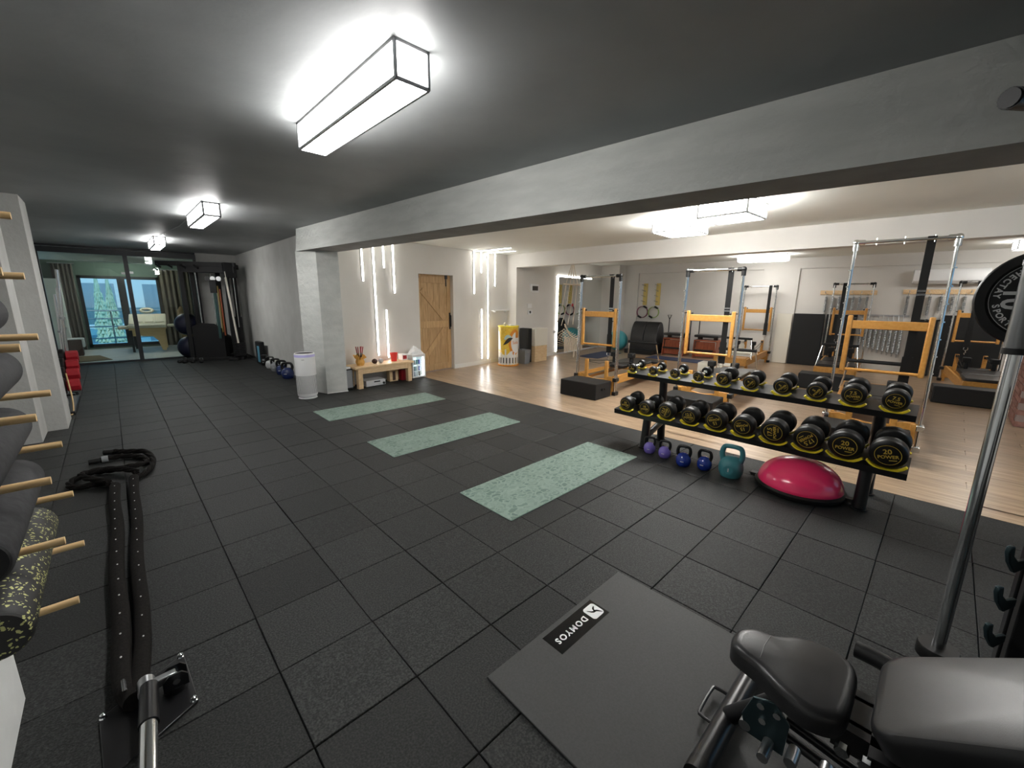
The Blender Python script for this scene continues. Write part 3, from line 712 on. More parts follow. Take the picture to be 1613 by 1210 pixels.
# balance dome
t = thing('balance_dome', 'glossy pink balance dome on a black disc by the rack', 'balance trainer', (4.035, .665, 0))
MB().lathe([(.285, .0), (.315, .008), (.325, .03), (.325, .042), (.310, .055), (.290, .058)], 48).build('base', black_plastic, t)
pf = [(.302, .050), (.306, .062)]+[(.304*math.cos(a), .060+.215*math.sin(a)) for a in [PI/2*k/14 for k in range(1, 14)]]+[(.001, .275)]
MB().lathe(pf, 56).build('dome', pink, t)
for s_ in (1, -1): MB().box(-.03, .03, s_*.315, s_*.365, .020, .048).tube([(-.022, s_*.36, .034), (0, s_*.378, .034), (.022, s_*.36, .034)], .008).build('grip', black_plastic, t, bev=.004)
MB().tube([(-.30*math.cos(k*PI/20)*1.0, .30*math.sin(k*PI/20), .070) for k in range(-10, 11)], .0035, 6).build('seam', pink, t)

# ================================================================== PEG WALL, FOAM ROLLERS
ROWS = [1.84, 1.634, 1.415, 1.2, .993, .782, .560]
for z in ROWS:
    for y in (1.89, 2.34): MB().cyl((-.46, y, z), (-.208, y, z), .0125, n=14).build('peg', dowel_m, pier, bev=0)
RL = [(1, .060, 1.80, 2.42, grey_foam, grey_foam, 'charcoal foam roller on the highest loaded pegs'), (2, .075, 1.72, 2.45, grey_foam, grey_foam, 'charcoal foam roller on pegs, second from the top'),
      (3, .078, 1.66, 2.45, grey_foam, black_foam, 'charcoal foam roller on pegs, third from the top'), (4, .073, 1.62, 2.42, grey_foam, black_foam, 'dark roller with a black end, second above the speckled one'),
      (5, .074, 1.66, 2.42, grey_foam, black_foam, 'dark roller with a black end, just above the speckled one'), (6, .078, 1.66, 2.45, speck, speck, 'black foam roller with yellow specks on the lowest pegs')]
for k, r, y0, y1, mb_, me_, lab in RL:
    t = thing('foam_roller', lab, 'foam roller', (-.352, y0, ROWS[k]+.0125+r), 0, 'foam rollers on the peg wall')
    M = Matrix.Rotation(-PI/2, 4, 'X')
    MB().lathe([(r*.90, .006), (r, .016), (r, y1-y0-.01), (r*.93, y1-y0)], 36, M).build('sleeve', mb_, t)
    MB().lathe([(.001, 0), (r*.86, 0), (r*.92, .006), (r*.9, .012)], 36, M).build('end_face', me_, t)

# ================================================================== BATTLE ROPE AND BAR ANCHOR
t = thing('battle_rope', 'thick black battle rope laid on the tiles with looped ends', 'rope', (0, 0, 0))
def wob(p, q, n, amp): return [(p[0]+(q[0]-p[0])*k/n+amp*math.sin(k*.9), p[1]+(q[1]-p[1])*k/n, p[2]) for k in range(n+1)]
left = [(-.135, 1.93, .050), (-.158, 2.02, .048)]+wob((-.168, 2.20, .036), (-.165, 4.50, .036), 14, .006)
right = [(-.135, 1.93, .050), (-.115, 2.05, .047)]+wob((-.098, 2.25, .034), (-.045, 4.62, .034), 14, .005)
MB().tube(smooth_path(left, 4), .035, 12).build('sleeve', rope_m, t); MB().tube(smooth_path(right, 4), .032, 12).build('sleeve', rope_m, t)
def strand(pts, name='strand'):
    c = smooth_path(pts, 7); m = MB(); n = len(c); U = Vector((0, 0, 1))
    for s_ in range(3):
        L = []; a = s_*2*PI/3
        for i in range(n):
            d = (c[min(i+1, n-1)]-c[max(i-1, 0)]).normalized(); sd = d.cross(U).normalized(); a += .55 if i else 0
            L.append(c[i]+(sd*math.cos(a)+sd.cross(d)*math.sin(a))*.012)
        m.tube(L, .0145, 7)
    m.build(name, rope_m, t)
strand([(-.170, 4.50, .028), (-.23, 4.66, .028), (-.40, 4.70, .028), (-.435, 4.86, .028), (-.33, 5.02, .028), (-.20, 4.98, .030), (-.05, 4.88, .058), (.055, 5.02, .03), (.02, 5.22, .028), (-.12, 5.36, .028), (-.27, 5.36, .028)])
strand([(-.045, 4.62, .028), (.03, 4.70, .028), (.085, 4.88, .028), (.10, 5.12, .028), (.055, 5.38, .028), (-.08, 5.50, .028), (-.17, 5.58, .028)])
strand([(-.20, 4.56, .062), (-.33, 4.76, .07), (-.36, 4.90, .066), (-.22, 4.93, .062), (-.08, 4.80, .06), (-.02, 4.70, .05)])
MB().tube([(-.26, 5.36, .028), (-.34, 5.355, .028)], .026, 12).build('end_cap', black_plastic, t); MB().tube([(-.16, 5.575, .028), (-.235, 5.61, .028)], .026, 12).build('end_cap', black_plastic, t)
MB().tube([(-.205, 5.362, .030), (-.25, 5.362, .030)], .030, 12).build('tape', slot_grey, t)
m = MB()
for yy in [2.2+.17*k for k in range(14)]: m.sphere((-.166+.003*math.sin(yy*3), yy, .0705), .0042, 6, 4, (1, 1.6, .5)); m.sphere((-.090+.018*(yy-2.2)*.98, yy+.09, .0655), .0038, 6, 4, (1, 1.6, .5))
m.build('stitches', grey_print, t)

t = thing('bar_anchor', 'black steel floor plate with bolts and a pivot holding the chrome bar', 'anchor', (0, 0, 0))
A_, B_, C_, D_ = (-.238, 1.975), (.030, 2.130), (.045, 1.815), (-.222, 1.670)
MB().prism([A_, B_, C_, D_], .0005, .010).build('plate', black_metal, t, bev=.003)
for x, y in (A_, B_, C_, D_):
    x += (-.10-x)*.09; y += (1.9-y)*.09
    MB().lathe([(.0125, .010), (.0125, .012), (.009, .016), (.009, .026), (.004, .029)], 8, T(x, y, 0)).build('bolt', chrome, t)
MB().cyl((-.012, 1.94, .010), (-.012, 1.94, .035), .04, n=20).build('swivel', black_metal, t)
for y in (1.912, 1.968): MB().prism([(-.05, .03), (.03, .03), (.03, .075), (.012, .095), (-.028, .095), (-.05, .075)], -.004, .004, T(0, y, 0) @ Matrix.Rotation(PI/2, 4, 'X')).build('lug', black_metal, t)
MB().cyl((-.008, 1.895, .070), (-.008, 1.985, .070), .012, n=10).build('pivot_bolt', chrome, t)
MB().box(-.105, -.005, 1.925, 1.955, .055, .090).cyl((-.095, 1.90, .073), (-.095, 1.98, .073), .028, n=16).build('hinge_arm', steel, t, bev=.004)
b0 = Vector((-.088, 1.93, .078)); b1 = Vector((-.099, 1.74, .078)); dv = (b1-b0).normalized()
MB().cyl(b0, b1, .0295, n=24).build('bar_sleeve', black_metal, t)
MB().tube([(-.155, 1.955, .09), (-.155, 1.985, .115), (-.155, 1.96, .135), (-.155, 1.93, .115), (-.155, 1.955, .09)], .006).build('shackle', chrome, t)
t2 = thing('barbell', 'chrome bar on the floor running from the bar anchor toward the camera', 'barbell', (0, 0, 0))
MB().cyl(b1+dv*.001, b1+dv*1.28, .0255, n=24).build('bar', chrome, t2)
MB().cyl(b1+dv*1.281, b1+dv*1.38, .075, n=24).build('end_stop', black_rubber, t2)

# ================================================================== WEIGHT BENCH
t = thing('weight_bench', 'black padded adjustable weight bench standing on the grey mat', 'bench', (0, 0, 0))
def cushion(name, outline, z0, z1, rnd, M=None):
    n = len(outline); cx = sum(p[0] for p in outline)/n; cy = sum(p[1] for p in outline)/n
    rings = [(z0, .97), (z0+.004, 1.0), (z1-rnd, 1.0), (z1-rnd*.45, 1-rnd*.35*4), (z1-rnd*.1, 1-rnd*1.1*4), (z1, 1-rnd*2.2*4)]
    vs = []; fs = []
    def inset(p, s_):
        d = Vector((p[0]-cx, p[1]-cy)); L = d.length; k = (1-s_)*.16
        return (p[0]-d.x/L*k, p[1]-d.y/L*k)
    for z, s_ in rings:
        for p in outline: q = inset(p, s_); vs.append((q[0], q[1], z))
    for r_ in range(len(rings)-1):
        for i in range(n): j = (i+1) % n; fs.append((r_*n+i, r_*n+j, (r_+1)*n+j, (r_+1)*n+i))
    fs.append(tuple(range(n))[::-1]); k0 = (len(rings)-1)*n; vs.append((cx, cy, z1+.004)); c = len(vs)-1
    for i in range(n): fs.append((k0+i, k0+(i+1) % n, c))
    return MB().add(vs, fs, M).build(name, leather, t)
so = [(p.x, p.y) for p in smooth_path([(1.335, .325, 0), (1.41, .342, 0), (1.462, .310, 0), (1.487, .245, 0), (1.545, .175, 0), (1.562, .090, 0), (1.520, .030, 0), (1.405, .018, 0), (1.290, .030, 0), (1.248, .090, 0), (1.262, .165, 0), (1.305, .245, 0)], 5, True)]
cushion('seat', so, .395, .465, .022)
MB().tube([(1.335, .247, .4655), (1.40, .252, .4680), (1.462, .249, .4658)], .0011, 5).build('seam', leather, t)
bo = rrect(1.272, 1.625, -.86, .0, .06, 6)
MB_ = T(0, -.058, .405) @ Matrix.Rotation(-.62, 4, 'X')
cushion('back_pad', bo, .0, .080, .024, MB_)
MB().box(1.38, 1.46, -.75, -.02, -.05, .0, MB_).build('back_frame', black_metal, t, bev=.008)
MB().cyl((1.42, -.42, .60), (1.42, -.62, .36), .018, n=10).build('back_strut', black_metal, t)
MB().box(1.385, 1.455, -.75, .24, .325, .385).build('spine_frame', black_metal, t, bev=.008)
MB().box(1.33, 1.51, -.03, .03, .385, .40).box(1.36, 1.375, -.055, .05, .30, .40).box(1.465, 1.48, -.055, .05, .30, .40).build('hinge_bracket', black_metal, t)
MB().cyl((1.20, .345, .043), (1.745, .340, .043), .036, n=22).build('front_foot', black_metal, t)
for x in (1.20, 1.745): MB().cyl((x-.02, .3425, .041), (x+.03, .3425, .041), .040, n=20).build('foot_cap', black_plastic, t)
MB().tube(smooth_path([(1.562, .37, .043), (1.560, .415, .042), (1.545, .428, .042), (1.42, .426, .042), (1.402, .412, .042), (1.400, .370, .043)], 4), .0065, 8).build('pull_handle', black_metal, t)
MB().cyl((1.46, .335, .06), (1.425, .15, .335), .030, n=14).build('front_leg', black_metal, t)
MB().prism([(-.055, -.07), (.055, -.07), (.070, -.01), (.045, .075), (-.015, .10), (-.06, .05)], -.004, .004, T(1.345, .205, .235, 0) @ Matrix.Rotation(PI/2, 4, 'Y') @ Matrix.Rotation(PI/2, 4, 'Z')).build('adjust_plate', navy_metal, t, bev=.002)
for y, z in ((.225, .30), (.18, .30), (.215, .25)): MB().cyl((1.332, y, z), (1.342, y, z), .011, n=8).build('bolt', chrome, t)
MB().cyl((1.27, .19, .185), (1.345, .19, .185), .016, n=16).build('pop_pin', steel, t)
for k, (y, z) in enumerate(((.125, .20), (.045, .215))): MB().cyl((1.30, y, z), (1.36, y, z), .017, n=14).build('pop_pin', steel, t)
MB().cyl((1.42, .26, .185), (1.34, .262, .185), .018, n=14).build('cross_tube', steel, t)
MB().cyl((1.39, .17, .20), (1.39, -.70, .08), .016, n=10).build('adjust_rail', black_metal, t); MB().cyl((1.45, .17, .20), (1.45, -.70, .08), .016, n=10).build('adjust_rail', black_metal, t)
MB().prism([(1.29, -.03), (1.33, -.03), (1.36, -.30), (1.32, -.30)], .30, .395).build('side_plate', black_metal, t)
for y in (.02, -.03): MB().cyl((1.268, y, .375), (1.29, y, .375), .017, n=6).build('bolt', chrome, t)
MB().cyl((1.20, -.75, .043), (1.70, -.75, .043), .036, n=18).build('rear_foot', black_metal, t); MB().cyl((1.42, -.75, .06), (1.42, -.55, .34), .030, n=12).build('rear_leg', black_metal, t)
MB().tube(smooth_path([(1.70, .045, .40), (1.69, -.02, .405), (1.665, -.12, .40), (1.655, -.3, .40)], 5), .028, 12).build('side_grip', leather, t)

# ================================================================== SMITH MACHINE AT THE RIGHT EDGE
t = thing('smith_machine', 'black and chrome smith machine cut by the picture edge behind the bench', 'weight machine', (0, 0, 0))
gx, gyy = 2.325, -.183
MB().cyl((gx, gyy, .04), (gx, gyy, 2.45), .0205, n=22).build('guide_rod', chrome, t)
MB().lathe([(.012, .10), (.062, .10), (.066, .105), (.066, .150), (.062, .156), (.02, .156)], 26, T(gx, gyy, 0)).build('bumper', black_rubber, t)
MB().tube([(gx+.016*math.cos(k*.7), gyy+.016*math.sin(k*.7), .045+k*.0022) for k in range(26)], .004, 5).build('spring', steel, t)
MB().lathe([(.021, 1.395), (.034, 1.395), (.034, 1.415), (.031, 1.416), (.031, 1.70), (.034, 1.702), (.034, 1.72), (.021, 1.72)], 22, T(gx, gyy, 0)).build('slider', mat('slider_steel', (.22, .225, .23), .32, 1.0), t)
MB().lathe([(.0345, 1.392), (.0345, 1.414), (.022, 1.414)], 22, T(gx, gyy, 0)).build('slider_collar', black_plastic, t)
MB().box(gx-.03, gx+.30, gyy-.30, gyy-.20, 0, .022).box(gx-.03, gx+.03, gyy-1.6, gyy+.03, 0, .040).build('base', matte_black, t, bev=.006)
ux, uy = gx+.12, gyy-.20
MB().box(ux-.04, ux+.04, uy-.04, uy+.04, .045, 2.45).build('upright', black_metal, t, bev=.006)
for k, (z, px, py) in enumerate(((.76, 2.10, -.262), (.605, 2.10, -.262), (.455, 2.10, -.262), (.305, 2.10, -.262))):
    hk = [(0, 0), (.016, .002), (.022, .0), (.028, -.035), (.055, -.060), (.105, -.062), (.105, -.092), (.05, -.105), (.012, -.060), (-.004, -.02)]
    MB().prism(hk, -.007, .007, Matrix.Translation((px, py-.0, z)) @ Matrix.Rotation(-.55, 4, 'Z') @ Matrix.Rotation(PI/2, 4, 'X')).build('catch_hook', navy_metal, t, bev=.003)
MB().box(px+.09, px+.17, py-.14, py-.07, .02, 1.25).build('hook_post', matte_black, t, bev=.006)
MB().box(gx-.05, gx+.20, gyy-1.6, gyy+.06, 2.45, 2.52).build('top_frame', black_metal, t, bev=.006)
MB().cyl((2.31, -.03, 2.255), (2.62, -.20, 2.28), .034, n=18).build('pull_up_grip', black_rubber, t); MB().cyl((2.305, -.027, 2.2545), (2.31, -.03, 2.255), .030, n=18).build('grip_end', black_plastic, t)
MB().tube([(2.60, -.19, 2.278), (2.62, -.30, 2.30), (2.45, -.42, 2.47)], .025, 10).build('grip_arm', black_metal, t)
# bar and plate
pcx, pcy, pcz = 2.455, -.232, 1.588
MB().cyl((2.405, pcy, pcz), (2.60, pcy, pcz), .024, n=18).build('bar_sleeve', steel, t)
MB().tube([(2.405, pcy-.02, pcz), (2.38, -.20, pcz), (gx+.02, gyy-.01, 1.56)], .018, 10).build('bar', steel, t)
def weight_plate():
    p = thing('weight_plate', 'round black weight plate marked 10 at the right picture edge', 'weight plate', (pcx, pcy, pcz), 0)
    r = .178
    M = Matrix(((0, 0, -1, 0), (-1, 0, 0, 0), (0, 1, 0, 0), (0, 0, 0, 1)))          # disc axis turned to -x
    MB().lathe([(.026, -.018), (.050, -.020), (.055, -.012), (r*.78, -.010), (r*.82, -.019), (r*.97, -.021), (r, -.013), (r, .013), (r*.97, .021), (r*.82, .019), (r*.78, .008), (.05, .008), (.045, .018), (.026, .018)], 56, M).build('disc', black_rubber, p)
    MB().lathe([(.0255, -.020), (.036, -.020), (.036, .021), (.0255, .021)], 24, M).build('hub', mat('copper', (.50, .24, .15), .4, 1.0), p)
    m = MB(); Rm = M @ Matrix.Rotation(-PI/2, 4, 'Z') @ Matrix.Translation((0, 0, .0082))
    m.mesh(text_mesh('10', .080, .0005, .0022), Rm @ Matrix.Translation((0, -.078, 0)))
    s_ = 'HECTAY SPORT'
    for i, ch in enumerate(s_):
        if ch == ' ': continue
        a = -PI/2+(i-(len(s_)-1)/2)*.162
        m.mesh(text_mesh(ch, .026, .0005, .0008), Rm @ Matrix.Translation((math.cos(a)*.119, math.sin(a)*.119, 0)) @ Matrix.Rotation(a+PI/2, 4, 'Z'))
    for i in range(40):
        a = PI/2+.55+(2*PI-1.1)*i/40; b = PI/2+.55+(2*PI-1.1)*(i+1)/40; ra, rb = .1355, .1375
        m.add([(ra*math.cos(a), ra*math.sin(a), 0), (rb*math.cos(a), rb*math.sin(a), 0), (rb*math.cos(b), rb*math.sin(b), 0), (ra*math.cos(b), ra*math.sin(b), 0)], [(0, 1, 2, 3)], Rm)
    m.build('marking', grey_print, p, smooth=False)
weight_plate()

# ================================================================== REFORMERS WITH TOWERS
def reformer(lab, x, y, rz, Hh, style='black', fittings=black_plastic, W=.70, strap=True, strap_y=.20, upright_legs=True, frame_z=(.82, 1.42), bar_z=.72, wood=beech, footbar=True, cover=False):
    t = thing('reformer', lab, 'pilates machine', (x, y, 0), rz)
    L = 2.36; hw = W/2
    # bed
    for s_ in (-1, 1):
        MB().box(.03, L, s_*(hw-.035)-.018, s_*(hw-.035)+.018, .17, .315).build('side_rail', wood, t, bev=.006)
        MB().box(.10, L-.1, s_*(hw-.085)-.012, s_*(hw-.085)+.012, .235, .26).build('track', steel, t)
    # wavy end board
    pts = [(-hw, .03), (hw, .03), (hw, .255), (hw-.10, .262), (hw-.16, .25)] + [((.155-.31*k/8), .205+.010*math.cos(k/8*2*PI)*1.0) for k in range(0, 9)] + [(-hw+.16, .25), (-hw+.10, .262), (-hw, .255)]
    MB().prism(pts, -.018, .018, Matrix.Translation((.02, 0, .045)) @ Matrix.Rotation(PI/2, 4, 'Z') @ Matrix.Rotation(PI/2, 4, 'X')).build('end_board', wood, t, bev=.004)
    MB().box(L-.04, L, -hw+.02, hw-.02, .17, .335).build('foot_board', wood, t, bev=.006)
    for px in (.02, L-.12):
        for s_ in (-1, 1): MB().box(px-.03, px+.04, s_*(hw-.03)-.025, s_*(hw-.03)+.025, 0, .30 if px < 1 else .17).build('leg', wood, t, bev=.005)
    for s_ in (-1, 1):
        p = MB().box(.0, .045, s_*.19-.03, s_*.19+.03, .20, .56).build('pulley_post', wood, t, bev=.008)
        MB().lathe([(.001, -.02), (.028, -.018), (.018, 0), (.028, .018), (.001, .02)], 14, T(.065, s_*.19, .525) @ Matrix.Rotation(PI/2, 4, 'X')).box(.03, .075, s_*.19-.024, s_*.19+.024, .505, .545).build('pulley', black_plastic, p)
    # carriage
    cz = .335; cx0, cx1 = .95, 1.72
    um = leather if style == 'black' else cream_box
    MB().box(cx0, cx1, -hw+.07, hw-.07, cz-.045, cz).build('carriage_board', wood if style == 'black' else trim_white, t, bev=.004)
    MB().prism(rrect(cx0+.02, cx1, -hw+.075, hw-.075, .04), cz, cz+.055).build('carriage_pad', um, t, bev=.012)
    MB().prism(rrect(cx0-.22, cx0+.0, -.15, .15, .05), cz, cz+.055).build('headrest', um, t, bev=.012)
    for s_ in (-1, 1):
        MB().box(cx0+.02, cx0+.10, s_*.17-.03, s_*.17+.03, cz+.055, cz+.24).box(cx0-.01, cx0+.11, s_*.17-.055, s_*.17+.055, cz+.17, cz+.26).build('shoulder_rest', black_foam, t, bev=.015)
        MB().tube([(.07, s_*.19, .53), (cx0+.05, s_*.21, cz+.09)], .006, 6).tube([(.07, s_*.20, .515), (.5, s_*.22, .42), (cx0+.05, s_*.23, cz+.06)], .005, 6).build('rope', black_plastic, t)
    MB().box(L-.42, L-.05, -hw+.05, hw-.05, .30, .335).build('platform', um if style == 'black' else wood, t, bev=.006)
    m = MB()
    for k in range(5): m.cyl((cx1, -.16+.08*k, .24), (L-.45, -.16+.08*k, .24), .013, n=7)
    m.build('bed_springs', spring_m, t)
    # foot bar
    fx = L-.52
    for s_ in ((-1, 1) if footbar else ()): MB().cyl((fx+.10, s_*(hw-.01), .28), (fx, s_*(hw-.07), bar_z), .013, n=10).build('bar_strut', chrome, t)
    if cover: MB().prism(rrect(cx1+.02, L-.01, -hw+.04, hw-.04, .03), .336, .385).build('bed_cover', leather, t, bev=.01)
    if footbar: MB().cyl((fx, -hw+.05, bar_z), (fx, hw-.05, bar_z), .026, n=14).build('foot_bar', black_foam, t)
    # tower
    for s_ in (-1, 1):
        for dx in (-.012, .052):
            MB().cyl((dx-.0, s_*(hw+.02), .045), (dx*.4+.01, s_*(hw+.005), Hh-.02), .0135, n=12).build('tower_pole', chrome, t)
        MB().sphere((.012, s_*(hw+.005), Hh), .034, 14, 8).cyl((.012, s_*(hw+.005), Hh-.085), (.012, s_*(hw+.005), Hh), .029, n=14).cyl((.012, s_*(hw+.005), Hh), (.012, s_*(hw-.07), Hh), .027, n=14).build('corner_fitting', fittings, t)
        for z in (.035, .265): MB().box(-.045, .075, s_*(hw+.02)-.032, s_*(hw+.02)+.032, z-.03, z+.03).build('clamp', fittings, t, bev=.006)
        m = MB()
        for k in range(9): m.lathe([(.014, -.006), (.018, -.006), (.018, .006), (.014, .006)], 10, T(-.008, s_*(hw+.017), .5+k*(Hh-.7)/8.5)).cyl((-.045, s_*(hw+.015), .5+k*(Hh-.7)/8.5), (.0, s_*(hw+.015), .5+k*(Hh-.7)/8.5), .004, n=6)
        m.build('eye_bolt', chrome, t)
    m = MB().cyl((.012, -hw+.03, Hh), (.012, hw-.03, Hh), .017, n=14)
    for yy in (-.22, 0, .22): m.cyl((.012, yy, Hh-.035), (.012, yy, Hh+.035), .005, n=6)
    m.build('top_bar', chrome, t)
    # wooden swing frame
    z0, z1 = frame_z; fy = hw-.055
    for s_ in (-1, 1):
        MB().box(.0, .045, s_*fy-.024, s_*fy+.024, z0-.03, z1).build('frame_stile', wood, t, bev=.012)
        MB().tube([(.022, s_*fy, z1-.03), (.022, s_*(hw+.0), z1-.03)], .008, 8).sphere((.022, s_*(fy-.045), z1-.035), .016, 10, 6).build('pivot_knob', black_plastic, t)
    MB().box(.008, .036, -fy, fy, z1-.145, z1-.055).build('cross_rail', wood, t, bev=.006)
    MB().cyl((.022, -fy, z0), (.022, fy, z0), .017, n=14).build('push_bar', wood, t)
    if strap:
        y = -strap_y
        MB().box(.035, .043, y-.034, y+.034, .98, Hh+.018).box(-.012, .043, y-.034, y+.034, Hh+.012, Hh+.022).box(.036, .046, y-.042, y+.042, .70, 1.0).build('strap', black_rubber, t)
        MB().box(.03, .034, y-.036, y+.036, Hh-.52, Hh-.50).box(.03, .034, y-.036, y+.036, Hh-.555, Hh-.535).tube([(.04, y-.025, .70), (.04, y-.03, .66), (.04, y, .635), (.04, y+.03, .66), (.04, y+.025, .70)], .005, 6).tube([(.04, y, .635), (.04, y+.012, .60), (.04, y-.012, .585), (.04, y, .56)], .006, 6).build('strap_clip', chrome, t)
    return t
RZ = .095
reformer('beech reformer tower nearest the barn door, black jump box before it', 5.815, 4.005, RZ, 1.93)
reformer('beech reformer tower in the middle behind the dumbbell rack', 6.02, 2.30, RZ, 1.97)
reformer('beech reformer tower with chrome corners behind the heaviest dumbbells', 5.965, .43, RZ, 2.19, fittings=chrome, W=.76)
RB = PI+RZ
reformer('beech reformer against the back wall with cream carriage', 12.05, 3.42, RB, 1.915, 'cream', strap_y=-.22, W=.70, frame_z=(.82, 1.40))
reformer('beech reformer against the back wall between leaning black mat and springs', 12.10, 1.57, RB, 1.95, strap_y=.16, W=.68, cover=True)
reformer('beech reformer against the back wall under the air conditioner', 12.10, -.42, RB, 1.95, strap_y=.1, W=.70, cover=True, footbar=False)
def jump_box(lab, x, y, rz, lx, ly, hgt, m_=black_foam, grp=None):
    t = thing('jump_box', lab, 'box', (x, y, 0), rz, grp)
    MB().box(-lx/2, lx/2, -ly/2, ly/2, .004, hgt).build('padded_body', m_, t, bev=.014, seg=3)
    m = MB()
    for s_ in (-1, 1): m.box(-.07, .07, s_*ly/2-.003*(s_ < 0)-.0, s_*ly/2+.003*(s_ > 0), hgt*.55, hgt*.62).box(-.05, -.03, s_*ly/2-.008, s_*ly/2+.008, hgt*.53, hgt*.64).box(.03, .05, s_*ly/2-.008, s_*ly/2+.008, hgt*.53, hgt*.64)
    m.build('side_handle', black_plastic, t)
    return t
jump_box('black padded box before the reformer nearest the barn door', 5.515, 3.985, .04, .46, .69, .262)
jump_box('black padded box before the middle reformer behind the dumbbells', 5.70, 2.31, .06, .46, .70, .262)
jump_box('black padded box before the chrome cornered reformer tower', 5.62, .45, .06, .46, .74, .262)
jump_box('ivory padded box in front of the cream reformer', 8.96, 3.15, RZ, .36, .72, .285, cream_box)
jump_box('black padded box before the reformer with a black mat behind it', 9.25, 1.38, RZ, .40, .80, .27)
jump_box('black padded box before the reformer under the air conditioner', 9.50, -.36, RZ, .36, .75, .27)
t = thing('bottle', 'white bottle standing on the cream reformer bed', 'bottle', (10.55, 3.24, .392))
MB().lathe([(.055, 0), (.058, .02), (.055, .16), (.022, .20), (.022, .22)], 16).build('body', cream_box, t); MB().lathe([(.026, .218), (.026, .245), (.001, .246)], 12).build('cap', cream_box, t)

# ================================================================== BACK WALL AND BAY
def on_back(y, d=0.0): return Vector((bwx(y)-d, y, 0))
WZ = SKA
def wthing(name, lab, cat, y, z, d=0.0, grp=None):
    p = on_back(y, d); return thing(name, lab, cat, (p.x, p.y, z), WZ+PI, grp)     # local +x points into the room, +y towards -y
for y, z1, lab in ((6.60, 2.04, 'yellow peg board on the back wall, above the magenta ring'), (6.20, 2.04, 'yellow peg board on the back wall, above the lime ring')):
    t = wthing('peg_board', lab, 'rack', y, 1.39, 0, 'peg boards in the bay')
    MB().box(0.001, .022, -.065, .065, 0, .65).build('board', yellow_wood, t, bev=.003)
    for k in range(4): MB().cyl((.02, .0, .10+k*.16), (.30, .0, .135+k*.16), .008, n=8).build('peg', steel, t)
for y, z, r, mt, lab in ((6.635, 1.18, .170, magenta, 'magenta fitness ring hanging on the back wall'), (6.28, 1.18, .162, lime, 'lime fitness ring hanging on the back wall')):
    t = wthing('fitness_ring', lab, 'ring', y, z, 0)
    for dx in (.05, .09): MB().tube([(dx, r*math.cos(a), r*math.sin(a)) for a in [2*PI*k/28 for k in range(28)]], .011, 8, True).build('hoop', mt, t)
    for a in (PI/2-.5, -PI/2-.5): MB().box(.03, .11, -.06, .06, -.022, .022, T(0, r*math.cos(a), r*math.sin(a)) @ Matrix.Rotation(a-PI/2, 4, 'X')).build('grip_pad', black_foam, t, bev=.01)
    MB().box(.0, .10, -.012, .012, r-.03, r-.005).build('hook', steel, t)
# barrel
t = thing('spine_barrel', 'large black padded barrel by the back wall below the rings', 'barrel', (11.55, 6.18, 0), WZ)
pr_ = [(-.32, .0), (.32, .0), (.32, .30)]+[(.32-.02-(.60)*(.5-.5*math.cos(PI*k/14)), .32+.64*math.sin(PI*k/14)) for k in range(15)]+[(-.32, .28)]
Mx = Matrix.Rotation(PI/2, 4, 'X')
for y0, y1 in ((-.40, -.005), (.005, .40)):
    MB().prism([(-.30+.6*(.5-.5*math.cos(PI*k/16)), .30+.62*math.sin(PI*k/16)) for k in range(17)], -y1, -y0, Mx).build('padded_arc', leather, t, bev=.015)
MB().box(-.36, .32, -.42, .42, 0.0, .30).build('base', leather, t, bev=.01)
MB().box(-.62, -.36, -.42, .42, .0, .13).build('step', black_foam, t, bev=.02)
# two cherry chairs
def wchair(lab, y, x):
    t = thing('exercise_chair', lab, 'chair', (x, y, 0), WZ+PI)   # +x into the room
    for s_ in (-1, 1): MB().prism([(-.28, 0), (.30, 0), (.24, .48), (-.24, .48)], -.012, .012, T(0, s_*.29, 0) @ Matrix.Rotation(PI/2, 4, 'X')).build('side_panel', cherry, t, bev=.003)
    MB().prism([(-.27, .03), (.27, .03), (.24, .44), (-.24, .44)], -.008, .008, T(.20, 0, 0) @ Matrix.Rotation(PI/2, 4, 'Z') @ Matrix.Rotation(PI/2, 4, 'X')).build('front_panel', cherry, t)
    MB().box(-.26, .26, -.29, .29, .46, .49).build('deck', cherry, t, bev=.004)
    for px in (-.2, .2): MB().box(-.03, .03, px-.05, px+.05, .49, .56).build('seat_block', dark_wood, t)
    MB().box(-.24, .24, -.31, .31, .56, .625).build('seat', leather, t, bev=.02)
    MB().box(.30, .42, -.24, .24, .20, .24).build('pedal', black_foam, t, bev=.01)
    for s_ in (-1, 1):
        MB().cyl((-.16, s_*.31, .10), (-.16, s_*.31, 1.0), .014, n=10).build('pole', black_metal, t)
        MB().tube([(-.16, s_*.31, 1.0), (-.16, s_*.31-.055, 1.12), (-.16, s_*.31+.055, 1.12), (-.16, s_*.31, 1.0)], .012, 8).build('hand_grip', black_plastic, t)
wchair('cherry wood exercise chair beside the black barrel', 5.36, 11.75); wchair('cherry wood exercise chair farther from the black barrel', 4.50, 11.82)
for lab, x, y, lx, ly, rz in (('navy mat on the planks below the mirror', 9.95, 6.72, 1.5, .62, .12), ('navy mat on the planks before the cherry chairs', 10.75, 4.8, .62, 1.6, .1)):
    t = thing('exercise_mat', lab, 'mat', (x, y, 0), rz); MB().prism(rrect(-lx/2, lx/2, -ly/2, ly/2, .02), .001, .012).build('foam_sheet', blue_mat, t, bev=.003)
